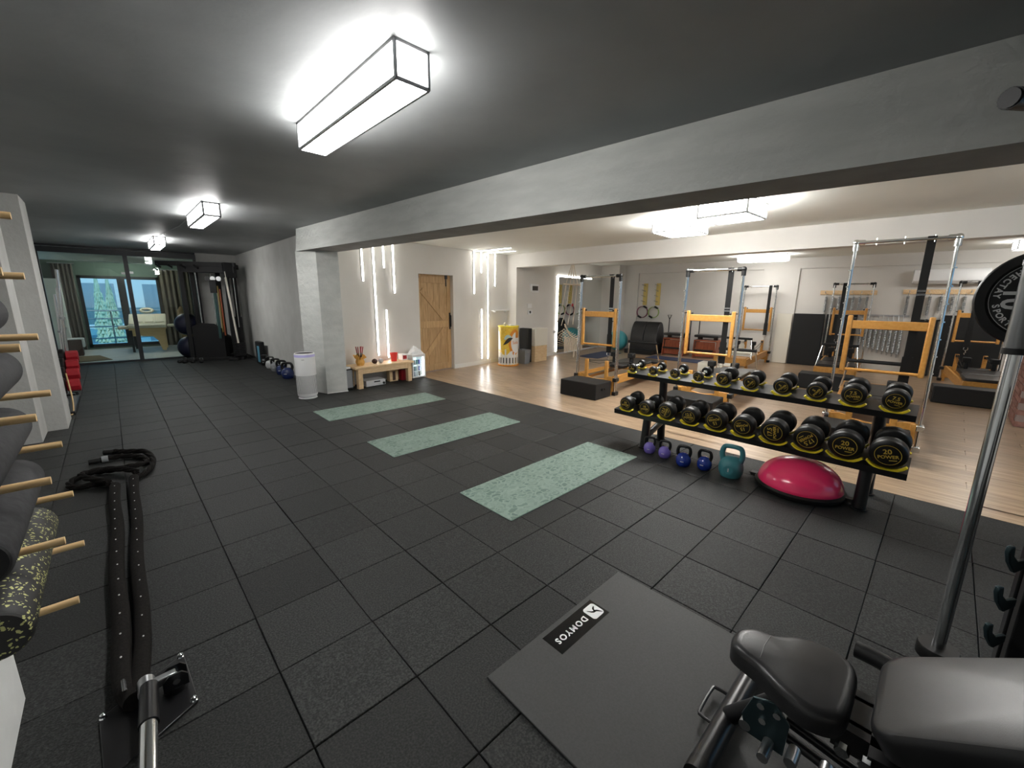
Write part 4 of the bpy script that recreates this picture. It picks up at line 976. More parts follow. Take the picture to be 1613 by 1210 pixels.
# leaning panels
def lean(name, lab, cat, y0, y1, z1, m_, th, tilt, d, pname, grp=None):
    t = wthing(name, lab, cat, (y0+y1)/2, 0.0, d+tilt*z1+.04, grp); hy = abs(y1-y0)/2; a = math.asin(tilt)
    MB().box(-th/2, th/2, -hy, hy, .006, z1, Matrix.Translation((0, 0, 0)) @ Matrix.Rotation(-a, 4, 'Y')).build(pname, m_, t, bev=.004); return t
lean('leaning_panel', 'tall cream board leaning on the white wall strip', 'board', 3.02, 2.70, 1.25, cream_box, .04, .05, .07, 'board')
lean('gym_mat', 'black gym mat leaning on the back wall, beside the cream board', 'mat', 2.68, 2.06, 1.26, black_foam, .06, .06, .03, 'foam_panel')
lean('gym_mat', 'black gym mat leaning behind the reformer below the springs', 'mat', 2.03, 1.45, 1.26, black_foam, .06, .06, .03, 'foam_panel')
lean('gym_mat', 'black gym mat standing behind the reformer under the air conditioner', 'mat', .10, -.86, 1.30, black_foam, .06, .05, .02, 'foam_panel')
lean('gym_mat', 'narrow black gym mat standing below the second spring rail', 'mat', .55, .14, 1.20, black_foam, .05, .05, .02, 'foam_panel')
# spring rails
def spring_rail(lab, y0, y1, zt):
    t = wthing('spring_rail', lab, 'rail', (y0+y1)/2, zt, 0.0); hy = (y0-y1)/2
    MB().box(.001, .025, -hy, hy, -.05, .05).build('board', pine, t, bev=.004)
    for k in range(6): MB().tube([(.024, -hy+.1+k*(2*hy-.2)/5, .0), (.07, -hy+.1+k*(2*hy-.2)/5, -.01), (.07, -hy+.1+k*(2*hy-.2)/5, .03)], .008, 6).build('hook', steel, t)
spring_rail('wooden spring rail on the back wall above the leaning black mats', 2.24, 1.20, 1.765); spring_rail('wooden spring rail on the back wall under the air conditioner', .78, -.95, 1.78)
def spring(y, ztop, ln, lab, grp):
    t = wthing('hanging_spring', lab, 'spring', y, ztop, .055, grp); m = MB(); n = int(ln/.018); pr_ = []
    for k in range(n+1): pr_.append((.030 if k % 2 else .020, -.06-ln*k/n))
    m.lathe(pr_[::-1], 10); m.build('coil', spring_m, t, smooth=False)
    MB().tube([(0, 0, .0), (.018, 0, -.02), (0, 0, -.06)], .005, 6).build('end_loop', steel, t); MB().cyl((0, 0, -.06-ln), (0, 0, -.12-ln), .012, n=8).build('end_loop', steel, t)
for k in range(7): spring(2.10-k*.125, 1.735, .36, f'steel spring on the rail above the leaning black mats, {ORD[k]} from the cream board', 'springs on the first rail')
for k in range(9): spring(.68-k*.17, 1.75, .40 if k < 3 else .30, f'steel spring on the rail under the air conditioner, {ORD[k]} from the cream board', 'springs on the second rail')
for k in range(9): spring(1.36-k*.085, 1.24-.02*k, .62, f'long steel spring on the low rail, {ORD[k]} from the cream board', 'long low springs')
lowr = wthing('spring_rail', 'low steel rail on the back wall carrying the long springs', 'rail', 1.02, 1.26, 0.0); MB().box(.001, .02, -.42, .42, -.02, .02).build('board', steel, lowr)
for k in range(9): MB().tube([(.018, -.34+k*.085, 0), (.06, -.34+k*.085, -.01-.02*k), (.06, -.34+k*.085, .01-.02*k)], .006, 6).build('hook', steel, lowr)
# air conditioner
t = wthing('air_conditioner', 'white wall air conditioner on the back wall above the springs', 'air conditioner', .12, 1.95, 0.0)
MB().prism([(.001, 0), (.15, 0), (.20, .05), (.20, .24), (.17, .29), (.001, .29)], -.55, .55, Matrix.Rotation(PI/2, 4, 'X')).build('body', white_pl, t, bev=.01)
MB().box(.05, .155, -.40, .40, -.006, .004).build('louvre', light_grey, t); MB().box(.195, .203, -.44, .44, .052, .056).build('front_line', light_grey, t)

# ================================================================== MIRROR WALL
def on_mir(x, d=0.0): return Vector((x+.132*d, mwy(x)-d, 0))
MR = math.atan(.132)
p = on_mir(9.0, .03)
t = thing('wall_mirror', 'big backlit mirror on the bay side wall behind the knotted swing', 'mirror', (p.x, p.y, .05), MR)
MB().box(0, 2.72, -.004, .0, .0, 2.10).build('mirror_glass', mirror_m, t, smooth=False); MB().box(.02, 2.70, .0, .018, .02, 2.08).build('backing', black_plastic, t)
for a in ((-.03, -.008, .05, 2.14), (-.03, 1.9, 2.105, 2.13), (2.725, 2.76, .6, 2.12)):
    MB().box(a[0], a[1], .008, .024, a[2], a[3]).build('light_strip', led_m, t)
p = on_mir(9.02, .62)
t = thing('swing_chair', 'knotted cream cord swing hanging by the mirror', 'swing', (8.86, 6.98, 0), MR)
MB().cyl((-.42, 0, 1.93), (.42, 0, 1.93), .018, n=10).build('spreader_bar', macrame_m, t)
for k, x in enumerate((-.30, -.1, .1, .30)): MB().tube([(0, 0, 2.585), (x*.3, 0, 2.35), (x, 0, 1.94)], .010, 6).build('hanging_cord', macrame_m, t)
for x in (-.36, -.14, .12, .34):
    MB().tube(smooth_path([(x*.8, 0, 1.93), (x*.95, .08, 1.3), (x*1.25, .18, .86)], 4), .009, 6).build('hanging_cord', macrame_m, t)
MB().tube(smooth_path([(-.46, -.10, .92), (-.2, -.12, .62), (.15, -.12, .50), (.48, -.06, .43)], 4), .018, 8).build('seat_rim', macrame_m, t)
m = MB()
for k in range(9):
    x = -.44+k*.11; zt = .80-.035*k; m.tube([(x, -.10, zt), (x+.05, .16, zt-.15), (x+.02, .2, zt-.28)], .010, 5); m.tube([(-.46, -.1+.035*k, .86-.06*k), (.0, -.08+.035*k, .60-.035*k), (.47, -.05+.03*k, .5-.03*k)], .009, 5)
m.build('net_seat', macrame_m, t)
for k in range(13): MB().box(-.46+k*.075, -.425+k*.075, -.12, -.105, .20+.02*math.sin(k*2.1), .60-.012*k).build('fringe', macrame_m, t)
MB().tube([(.02, -.11, .3), (.03, -.11, .012)], .010, 6).tube([(.08, -.11, .3), (.075, -.11, .05)], .008, 6).build('tassel', macrame_m, t)
MB().sphere((.02, -.03, 1.40), .045, 10, 6, (1, .4, 1)).build('tassel_bow', red_v, t)
MB().box(-.04, .04, -.04, .04, 2.575, 2.6).build('ceiling_plate', trim_white, t)
# gym ball and plant in the corner
t = tag(MB().sphere((0, 0, 0), .31, 32, 20).build('gym_ball', turq), 'big turquoise gym ball in the corner beside the mirror', 'ball'); t.location = (11.28, 7.02, .312)
t = thing('potted_plant', 'leafy palm in a pot on a wall bracket above the turquoise ball', 'plant', (11.36, 7.32, .07))
MB().box(-.08, .24, -.03, .03, .79, .82).box(.225, .245, -.05, .05, .70, .90).build('bracket', black_plastic, t, bev=.004); MB().lathe([(.09, .82), (.12, 1.0), (.105, 1.0), (.10, .98), (.001, .98)], 18).build('pot', cream_box, t)
rr = random.Random(3)
for k in range(20):
    a = k*2.4; ln = rr.uniform(.20, .30); el = rr.uniform(.5, 1.3); m = MB(); pts = []
    for q in range(7):
        s_ = q/6; r = ln*s_*math.cos(el*.6); z = .98+ln*(s_*math.sin(el)*1.1-.55*s_*s_); wd = .030*math.sin(PI*min(1, s_*.92+.08))+.003
        pts.append((r, z, wd))
    vs = []
    for r, z, wd in pts: vs += [(r*math.cos(a)-wd*math.sin(a), r*math.sin(a)+wd*math.cos(a), z), (r*math.cos(a)+wd*math.sin(a), r*math.sin(a)-wd*math.cos(a), z)]
    m.add(vs, [(2*i, 2*i+1, 2*i+3, 2*i+2) for i in range(6)]); m.build('leaf', leaf_m, t)
# controls on the mirror wall
def mthing(name, lab, cat, x, z): q = on_mir(x, 0); return thing(name, lab, cat, (q.x, q.y, z), MR)
t = mthing('meter_box', 'white electric meter box with dark window on the bay wall', 'box', 7.87, 1.71); MB().box(-.16, .16, -.06, 0, 0, .21).build('case', white_pl, t, bev=.006); MB().box(-.12, .12, -.066, -.06, .05, .16).build('window', dark_print, t)
t = mthing('switch_plate', 'white square switch plate above the thermostat', 'switch', 7.72, 1.32); MB().box(-.09, .09, -.012, 0, 0, .11).build('plate', white_pl, t, bev=.003)
t = mthing('thermostat', 'small white thermostat with black screen on the bay wall', 'thermostat', 7.73, 1.17); MB().box(-.085, .085, -.025, 0, 0, .10).build('case', white_pl, t, bev=.004); MB().box(-.045, .02, -.028, -.025, .02, .08).build('screen', screen_b, t)
t = mthing('socket', 'steel wall socket by the left edge of the mirror', 'socket', 8.90, .62); MB().box(-.06, .06, -.03, 0, 0, .06).build('plate', light_grey, t, bev=.003)
q = along(6.62, 0); t = thing('wall_shelf', 'thin white shelf above the yellow counter', 'shelf', (q.x, q.y, 1.255), math.atan(.1024)); MB().box(0, .56, -.10, 0, 0, .022).build('board', trim_white, t, bev=.003)
for x in (.08, .48): MB().box(x-.01, x+.01, -.08, 0, -.03, 0).build('bracket', trim_white, t)

# ================================================================== YELLOW COUNTER, BIN, BOARDS
t = thing('promotion_counter', 'yellow and white oval counter with orange printing in the room corner', 'counter', (6.72, 7.13, 0), -.80)
def oval(k, n=40): return [(.235*k*math.cos(2*PI*i/n), .235*k*math.sin(2*PI*i/n)) for i in range(n)]
CH = .905
MB().prism(oval(1.0), .02, CH).build('shell', counter_y, t); MB().prism(oval(1.07), 0, .03).build('base', orange_p, t, bev=.006); MB().prism(oval(1.06), CH, CH+.028).build('top', yellow, t, bev=.006)
def patch(name, pts, m_, off=.002, par=t):
    # flat print on the curved shell: pts are (angle, height); the front of the counter is at angle -pi/2
    R_ = .235+off; n = len(pts); cx = sum(p[0] for p in pts)/n; cz = sum(p[1] for p in pts)/n; m = MB(); K = 6
    vs = []
    for j in range(K+1):
        s_ = j/K
        for a, z in pts: aa = cx+(a-cx)*s_; vs.append((R_*math.cos(aa), R_*math.sin(aa), cz+(z-cz)*s_))
    fs = [(j*n+i, j*n+(i+1) % n, (j+1)*n+(i+1) % n, (j+1)*n+i) for j in range(K) for i in range(n)]
    m.add(vs, fs); return m.build(name, m_, par, smooth=False)
F0 = -PI/2
def dense(pts, k=5): return [(pts[i][0]+(pts[(i+1) % len(pts)][0]-pts[i][0])*q/k, pts[i][1]+(pts[(i+1) % len(pts)][1]-pts[i][1])*q/k) for i in range(len(pts)) for q in range(k)]
patch('white_band', dense([(F0-1.6, .03), (F0+1.6, .03), (F0+1.6, .40), (F0-1.6, .40)], 10), counter_w, .0015)
patch('white_band', dense([(F0-1.6, .38), (F0-.72, .38), (F0-1.05, .80), (F0-1.6, .86)], 8), counter_w, .0015)
patch('yellow_pool', [(F0-.25+.52*math.cos(a), .43+.17*math.sin(a)) for a in [2*PI*k/24 for k in range(24)]], counter_y, .003)
patch('orange_swirl', [(F0+.72+.66*math.cos(a), .56+.30*math.sin(a)) for a in [2*PI*k/28 for k in range(28)]], orange_p, .004)
patch('white_disc', [(F0+.86+.56*math.cos(a), .55+.245*math.sin(a)) for a in [2*PI*k/28 for k in range(28)]], counter_w, .005)
patch('pale_arc', [(F0+.02+.40*math.cos(a), .62+.115*math.sin(a)) for a in [PI*k/14 for k in range(15)]]+[(F0+.02+.22*math.cos(a), .62+.06*math.sin(a)) for a in [PI-PI*k/14 for k in range(15)]], pale_blue, .004)
patch('dark_leaf', [(F0-.50+1.0*s_, .49+.17*s_+.075*math.sin(PI*s_)) for s_ in [k/12 for k in range(13)]]+[(F0+.50-1.0*s_, .66-.17*s_-.03*math.sin(PI*s_)) for s_ in [k/12 for k in range(13)]], dark_print, .0065)
patch('orange_label', dense([(F0+.80, .66), (F0+1.25, .66), (F0+1.25, .80), (F0+.80, .80)]), orange_p, .006)
for k in range(9):
    a = F0-1.25+k*.31; hgt = (.20, .27, .24, .40, .30, .36, .31, .28, .25)[k]
    patch('white_bar', dense([(a, .04), (a+.17, .04), (a+.17, hgt), (a, hgt)]), counter_w, .007)
    patch('black_key', dense([(a+.14, .07), (a+.25, .07), (a+.25, .07+.13), (a+.14, .07+.13)]), dark_print, .008)
m = MB()
for r_ in range(9):
    for c_ in range(7-r_//2): a = F0-.78+c_*.085+(.04 if r_ % 2 else 0); z = .86-r_*.032; m.box(-.004, .004, -.0012, .0, -.004, .004, Matrix.Rotation(a-F0, 4, 'Z') @ T(0, -.2385, z))
m.build('dot_print', dark_print, t)
m = MB(); me = text_mesh('Solo', .10, .0005, .0006)
for v in [1]:
    M0 = Matrix(((1, 0, 0, 0), (0, 0, -1, 0), (0, 1, 0, 0), (0, 0, 0, 1)))
    k0 = len(m.v); m.mesh(me, M0)
    m.v = [(.243*math.cos(F0+.82+x/.235), .243*math.sin(F0+.82+x/.235), .55+z) for x, y, z in m.v]
m.build('lettering', orange_p, t, smooth=False)
tag(MB().lathe([(.030, 0), (.032, .02), (.030, .06), (.011, .075), (.011, .10), (.001, .101)], 14).build('hand_sanitizer', cream_box), 'little bottle on top of the yellow counter', 'bottle').location = (6.58, 7.10, CH+.0285)
tag(MB().box(-.09, .09, -.06, .06, 0, .02).build('leaflet_stack', trim_white, bev=.002), 'flat stack of white leaflets on the yellow counter', 'leaflets').location = (6.78, 7.08, CH+.0285)
t = thing('waste_bin', 'grey rectangular waste bin between yellow counter and boards', 'bin', (7.16, 7.06, 0), .1)
MB().add([(-.09, -.12, 0), (.09, -.12, 0), (.09, .12, 0), (-.09, .12, 0), (-.11, -.14, .34), (.11, -.14, .34), (.11, .14, .34), (-.11, .14, .34), (-.10, -.13, .34), (.10, -.13, .34), (.10, .13, .34), (-.10, .13, .34), (-.085, -.11, .02), (.085, -.11, .02), (.085, .11, .02), (-.085, .11, .02)],
         [(3, 2, 1, 0), (0, 1, 5, 4), (1, 2, 6, 5), (2, 3, 7, 6), (3, 0, 4, 7), (4, 5, 9, 8), (5, 6, 10, 9), (6, 7, 11, 10), (7, 4, 8, 11), (8, 9, 13, 12), (9, 10, 14, 13), (10, 11, 15, 14), (11, 8, 12, 15), (12, 13, 14, 15)]).build('tub', mat('bin_grey', (.20, .21, .23), .45), t)
MB().box(-.06, .06, -.15, -.14, .27, .30).build('rim_grip', slot_grey, t)
t = thing('sitting_box', 'upright white padded box with wooden end standing by the bay wall', 'box', (7.70, 7.17, 0), MR-.06)
MB().box(-.23, .27, -.18, .10, .40, .83).build('padded_part', cream_box, t, bev=.015); MB().box(-.22, .26, -.175, .095, .003, .40).build('wooden_end', pine, t, bev=.004)
t = thing('folded_mat', 'thick black mat standing behind the white padded box', 'mat', (7.37, 7.24, 0), MR); MB().box(-.06, .07, -.18, .10, .002, .84).build('foam_block', black_foam, t, bev=.008)

# ================================================================== BENCH CORNER BY THE COLUMN
bl = Vector((2.90, 6.84, 0)); bang = math.atan2(.085, 1.05)
t = thing('wooden_bench', 'low pine bench against the wall under the light tubes', 'bench', (2.90, 6.84, 0), bang)
MB().box(-.03, 1.15, -.02, .40, .345, .385).build('top', pine, t, bev=.008)
for y in (.0, .36): MB().box(.02, 1.10, y, y+.03, .255, .345).build('apron', pine, t, bev=.004)
for x in (.02, 1.02):
    for y in (-.005, .31): MB().box(x, x+.085, y, y+.085, 0, .345).build('leg', pine, t, bev=.005)
def onb(u, v, z=.3855): return (bl.x+u*math.cos(bang)-v*math.sin(bang), bl.y+u*math.sin(bang)+v*math.cos(bang), z)
t = thing('wrapped_pot', 'orange paper wrapped pot of red sticks on the bench', 'pot', onb(.16, .17)); m = MB()
rr = random.Random(5); vs = []; n = 18
for k, (r, z) in enumerate(((.055, 0), (.075, .06), (.06, .11), (.10, .17))):
    for i in range(n): a = 2*PI*i/n; q = r*(1+(.25 if k == 3 else .08)*math.sin(i*2.3+k)+(.2 if k == 3 else 0)*math.sin(i*5.1)); vs.append((q*math.cos(a), q*math.sin(a), z+(.03*math.sin(i*1.9) if k == 3 else 0)))
fs = [(k*n+i, k*n+(i+1) % n, (k+1)*n+(i+1) % n, (k+1)*n+i) for k in range(3) for i in range(n)]+[tuple(range(n))[::-1]]
m.add(vs, fs).build('paper_wrap', cardboard, t, smooth=False)
for k in range(5):
    a = k*1.25; MB().cyl((.02*math.cos(a), .02*math.sin(a), .05), (.02*math.cos(a)+.03*math.sin(k*2.), .025*math.sin(a), .22), .008, n=6).build('stick', dark_wood, t); MB().cyl((.02*math.cos(a)+.03*math.sin(k*2.), .025*math.sin(a), .22), (.02*math.cos(a)+.05*math.sin(k*2.), .03*math.sin(a), .33), .009, n=6).build('red_tip', red_v, t)
for lab, u, r, mt in (('dark faceted ball on the bench', .43, .052, dark_wood), ('pale grey faceted ball on the bench beside the dark one', .555, .048, light_grey)):
    t = tag(MB().sphere((0, 0, 0), r, 7, 5, (1, 1, .9)).build('faceted_ball', mt, smooth=False), lab, 'ball'); t.location = onb(u, .15, .3855+r*.9)
t = thing('red_cup', 'red plastic cup standing on the bench', 'cup', onb(.86, .20)); MB().lathe([(.050, 0), (.070, .15), (.073, .155), (.066, .155), (.048, .006), (.001, .006)], 20).build('wall', red_p, t); MB().tube([(.072*math.cos(2*PI*k/20), .072*math.sin(2*PI*k/20), .152) for k in range(20)], .004, 6, True).build('rim', red_p, t)
t = thing('loudspeaker', 'black box speaker on the floor between column and bench', 'speaker', (2.752, 7.02, 0), .08); MB().box(-.10, .10, -.11, .12, .02, .36).build('cabinet', black_plastic, t, bev=.006); MB().box(-.085, .085, -.116, -.11, .04, .34).build('grille', slot_grey, t)
for x in (-.08, .08): MB().cyl((x, -.08, 0), (x, -.08, .02), .015, n=10).cyl((x, .09, 0), (x, .09, .02), .015, n=10).build('foot', black_rubber, t)
t = thing('small_device', 'white little device with black cap lying on the black speaker', 'device', (2.745, 6.96, .361), .3); MB().box(-.09, .08, -.05, .05, 0, .03).build('case', white_pl, t, bev=.006); MB().box(-.085, -.02, -.03, .03, .03, .06).build('cap', black_plastic, t, bev=.006)
t = thing('audio_receiver', 'silver audio receiver on the floor under the bench', 'receiver', (3.235, 7.0, 0), bang)
MB().box(-.17, .21, -.10, .16, .012, .115).build('case', light_grey, t, bev=.004); MB().box(-.02, .10, -.104, -.10, .075, .095).build('display', screen_b, t)
MB().cyl((.17, -.118, .045), (.17, -.10, .045), .022, n=18).build('volume_knob', black_plastic, t)
for x in (.08, .11): MB().cyl((x, -.106, .04), (x, -.10, .04), .008, n=10).build('button', steel, t)
for x in (-.14, .18): MB().cyl((x, -.07, 0), (x, -.07, .012), .015, n=10).cyl((x, .13, 0), (x, .13, .012), .015, n=10).build('foot', black_rubber, t)
t = thing('wooden_block', 'brown wooden block on the floor far under the bench', 'block', (3.72, 7.16, 0), bang); MB().box(-.09, .09, -.05, .06, 0, .21).build('body', pine, t, bev=.004); MB().box(-.03, .03, -.056, -.05, .02, .19).build('groove', dark_wood, t)
t = thing('red_box', 'dark red box under the bench end beside the small cooler', 'box', (3.915, 7.13, 0), bang); MB().box(-.05, .05, -.05, .05, 0, .24).build('body', red_v, t, bev=.006); MB().box(-.052, .052, -.052, .052, .2, .24).build('lid', dark_wood, t)
t = thing('mini_cooler', 'small white glass door cooler beside the bench', 'cooler', (4.245, 7.235, 0), bang)
MB().box(-.155, .155, -.155, .14, .01, .03).box(-.155, .155, -.155, .14, .42, .47).box(-.155, -.13, -.155, .14, .03, .42).box(.13, .155, -.155, .14, .03, .42).box(-.13, .13, .12, .14, .03, .42).build('cabinet', white_pl, t, bev=.004)
MB().box(-.13, .13, -.14, -.134, .03, .42).build('glass_door', glass_f, t); MB().box(.10, .122, -.128, -.12, .05, .40).build('light_strip', led_m, t); MB().box(-.125, .125, .105, .118, .035, .415).build('lit_back', fridge_lit, t)
for z in (.13, .26): MB().box(-.128, .128, -.12, .10, z, z+.006).build('shelf', light_grey, t)
rr = random.Random(9)
for z in (.031, .137, .267):
    for x in (-.09, -.04, .01, .06): MB().cyl((x, -.07, z), (x, -.07, z+.085), .019, n=10).build('drink_can', [teal_v, dark_print, light_grey, blue_v][rr.randrange(4)], t)
t = thing('crumpled_towel', 'crumpled white towel heaped on the small cooler', 'towel', (4.25, 7.22, .4705)); m = MB(); vs = []; n = 16; rr = random.Random(2)
for k in range(6):
    r = .13*(1-k/5.6); z = .15*(k/5)**.8
    for i in range(n): q = r*(1+rr.uniform(-.22, .22)); a = 2*PI*i/n; vs.append((q*math.cos(a)*1.15, q*math.sin(a), max(0.001, z+(rr.uniform(-.015, .02) if k else 0))))
fs = [(k*n+i, k*n+(i+1) % n, (k+1)*n+(i+1) % n, (k+1)*n+i) for k in range(5) for i in range(n)]+[tuple(range(n))[::-1], tuple(range(5*n, 6*n))]
m.add(vs, fs).build('cloth', cloth_w, t, smooth=False); MB().box(-.15, .15, -.13, .13, 0, .002).build('folded_edge', cloth_w, t)
t = thing('tissue_box', 'white and red box standing on the bench end by the cooler', 'box', onb(1.08, .24)); MB().box(-.05, .05, -.08, .08, 0, .11).build('carton', cloth_w, t, bev=.003); MB().box(-.04, .04, -.083, -.08, .02, .09).build('red_print', red_v, t)

# air purifier
t = thing('air_purifier', 'white cylinder air purifier standing before the grey column', 'air purifier', (2.075, 6.80, 0), -.28)
MB().lathe([(.125, 0), (.135, .004), (.135, .016), (.12, .022), (.10, .03)], 40).build('base', white_pl, t)
MB().lathe([(.118, .03), (.138, .045), (.146, .08), (.146, .69), (.142, .708), (.136, .712), (.130, .708), (.127, .70)], 48).build('body', white_pl, t)
MB().lathe([(.1462, .655), (.1465, .692)], 48).build('light_ring', lavender, t)
MB().lathe([(.001, .672), (.122, .690), (.128, .7065)], 40).build('outlet_grille', matte_black, t)
sl = None
for row in range(1):
    for k in range(22):
        a = -PI/2-1.35+2.7*k/21
        if sl is None:
            sl = MB().box(-.0036, .0036, -.1480, -.1440, 0, .285).build('air_slot', slot_grey, t); o = sl
        else: o = bpy.data.objects.new('air_slot', sl.data); COL.objects.link(o); o.parent = t
        o.rotation_euler = (0, 0, a+PI/2); o.location = (0, 0, .085+row*.092)
MB().box(-.05, -.012, -.1475, -.1455, .617, .624).build('marking', slot_grey, t)

# ================================================================== FAR END OF THE DARK HALF
navy_k = mat('deep_blue_vinyl', (.012, .025, .11), .25, coat=.4)
def medball(lab, y, x, r, mt):
    kettlebell(lab, x, y, r, mt, black_plastic, r*2.75, .9, 'kettlebells in a row along the plaster wall')
medball('blue kettlebell at the front of the wall row, nearest the purifier', 8.72, 2.33, .115, navy_k)
medball('blue kettlebell second in the wall row from the purifier', 9.22, 2.36, .108, navy_k)
medball('dark grey kettlebell third in the wall row from the purifier', 9.72, 2.38, .100, slot_grey)
medball('pale grey kettlebell fourth in the wall row from the purifier', 10.22, 2.40, .095, light_grey)
medball('dark kettlebell at the far end of the wall row', 10.70, 2.41, .090, black_rubber)
# functional trainer
t = thing('cable_machine', 'tall black cable machine in front of the glass partition', 'weight machine', (0, 0, 0))
TLx, TLy, TRx, TRy, TH = 1.30, 12.55, 2.12, 12.15, 2.33
def post(x, y, w_=.045, z1=TH, nm='upright'): MB().box(x-w_, x+w_, y-w_, y+w_, .02, z1).build(nm, matte_black, t, bev=.006)
post(TLx, TLy); post(TLx+.22, TLy+.16); post(TRx, TRy); post(TRx+.17, TRy+.12); post(TRx-.10, TRy+.45)
d = Vector((TRx-TLx, TRy-TLy, 0)); ang = math.atan2(d.y, d.x)
Mb = T(TLx, TLy, 0, ang); LL = d.length
MB().box(-.45, LL+.22, -.05, .05, TH-.10, TH, Mb).box(.0, LL+.20, -.055, .06, TH-.24, TH-.10, Mb).build('top_beam', matte_black, t, bev=.006); MB().box(-.05, LL+.2, .08, .30, TH-.14, TH-.03, Mb).build('rear_beam', matte_black, t, bev=.006)
MB().box(-.06, LL+.18, -.06, .06, .0, .07, Mb).box(-.08, .08, -.25, .15, 0, .06, Mb).box(LL-.1, LL+.1, -.25, .5, 0, .06, Mb).build('base', matte_black, t, bev=.006)
for u in (-.42, -.2, .05, .3): MB().tube([tuple(Mb @ Vector((u, 0, TH-.06))), tuple(Mb @ Vector((u+.02, -.10, TH-.10))), tuple(Mb @ Vector((u+.10, -.12, TH-.15)))], .022, 8).build('pull_up_grip', black_rubber, t)
for u in (.25, .55): MB().cyl(tuple(Mb @ Vector((u, .12, .08))), tuple(Mb @ Vector((u, .12, TH-.1))), .012, n=10).build('guide_rod', chrome, t)
m = MB()
for k in range(12): m.box(.16, .64, .03, .21, .10+k*.046, .142+k*.046, Mb)
m.build('weight_stack', matte_black, t)
MB().prism([(.08, 0), (.72, 0), (.72, .70), (.55, .84), (.25, .86), (.08, .78)], -.012, .012, Mb @ T(0, -.03, .05) @ Matrix.Rotation(PI/2, 4, 'X')).build('stack_shroud', matte_black, t)
for u, z0, z1, mt, w_ in ((.66, .55, 1.75, band_teal, .05), (.73, .70, 1.78, band_yel, .022), (.77, .62, 1.7, cherry, .02)): MB().box(u-w_/2, u+w_/2, -.075, -.06, z0, z1, Mb).box(u-w_/2, u+w_/2, -.10, -.085, z0, z1, Mb).box(u-w_/2, u+w_/2, -.10, -.06, z1-.01, z1+.01, Mb).box(u-w_/2, u+w_/2, -.10, -.06, z0-.01, z0+.01, Mb).build('resistance_band', mt, t)
for u in (.55, .66, .78): MB().cyl(tuple(Mb @ Vector((u, -.07, 1.95))), tuple(Mb @ Vector((u, -.11, 1.95))), .055, n=18).build('pulley', steel if u > .6 else black_plastic, t)
MB().box(.58, .72, -.12, -.04, 1.62, 1.92, Mb).build('carriage_block', matte_black, t, bev=.008)
MB().cyl((TRx+.08, TRy-.10, .12), (TRx-.04, TRy-.10, 2.12), .022, n=14).build('chrome_rod', cream_box, t); MB().cyl((TRx+.13, TRy-.05, .8), (TRx+.13, TRy-.05, 2.05), .010, n=10).build('guide_rod', chrome, t)
m = MB()
MB().box(TRx+.02, TRx+.22, TRy-.02, TRy+.10, .02, 1.05).build('stack_shroud', matte_black, t, bev=.01); MB().box(TRx-.06, TRx+.20, TRy-.12, TRy+.04, 1.98, TH).build('pulley_housing', matte_black, t, bev=.01)
for k in range(7): m.box(TRx-.02, TRx+.20, TRy-.14, TRy+.02, .10+k*.046, .142+k*.046)
m.build('weight_stack', matte_black, t)
for x, y, r in ((1.02, 12.35, .05), (1.10, 12.22, .06), (1.24, 12.15, .055), (1.40, 12.08, .05)):
    MB().lathe([(r*.6, 0), (r, r*.5), (r*.8, r*1.3), (.01, r*1.5)], 14, T(x, y, .0)).build('foot_weight', matte_black, t); MB().tube([(x-r*.6, y, r*1.2), (x-r*.5, y, r*2.2), (x+r*.5, y, r*2.2), (x+r*.6, y, r*1.2)], .009, 6).build('foot_handle', chrome, t)
for lab, x, y, z, r, m_ in (('navy gym ball behind the cable machine, upper of the two', 1.34, 13.02, .855, .268, navy), ('navy gym ball on the floor behind the cable machine', 1.34, 13.02, .292, .272, navy), ('black gym ball behind the cable machine weight stack', 2.02, 13.0, .31, .29, black_rubber)):
    t = tag(MB().sphere((0, 0, 0), r, 24, 14).build('gym_ball', m_), lab, 'ball'); t.location = (x, y, z)
t = thing('foam_block', 'black foam block leaning at the plaster wall behind the kettlebells', 'block', (2.42, 11.1, 0), .05); MB().box(-.06, .05, -.20, .12, .003, .52).build('block', black_foam, t, bev=.02)
MB().box(-.067, -.06, -.18, -.05, .05, .42).build('blue_side', mat('sky_blue_foam', (.10, .30, .42), .6), t)

# barbell holder and weights behind the left pillar
t = thing('weight_tree', 'black weight tree with red bumper edges behind the grey pillar', 'rack', (-.655, 8.55, 0))
MB().box(-.12, .14, -.75, .50, 0, .05).build('base', black_metal, t, bev=.006)
for y in (-.45, .45): MB().box(-.10, -.04, y-.03, y+.03, .05, 1.0).build('upright', black_metal, t)
for k, (y, z) in enumerate(((.38, .66), (.14, .555), (-.06, .45), (-.33, .335))):
    MB().cyl((-.08, y, z), (.22, y, z), .02, n=10).build('peg', chrome, t)
    M = T(.02, y, z) @ Matrix.Rotation(PI/2, 4, 'Y'); MB().lathe([(.03, 0), (.10, .0), (.115, .01), (.115, .05), (.10, .06), (.03, .06)], 26, M).build('dark_weight', black_rubber, t)
    MB().lathe([(.03, .066), (.075, .066), (.085, .075), (.085, .19), (.075, .20), (.03, .20)], 8, M).build('red_weight', red_v, t)
M = T(-.01, -.62, .17) @ Matrix.Rotation(PI/2, 4, 'Y')
MB().lathe([(.03, 0), (.15, 0), (.165, .012), (.165, .05), (.15, .06), (.03, .06)], 32, M).build('dark_weight', black_rubber, t); MB().lathe([(.02, .06), (.05, .062), (.045, .10), (.001, .10)], 16, M).build('hub', steel, t)
M = T(.02, -.79, .125) @ Matrix.Rotation(PI/2, 4, 'Y'); MB().lathe([(.03, 0), (.11, 0), (.12, .012), (.12, .05), (.11, .06), (.03, .06)], 28, M).build('dark_weight', black_rubber, t)
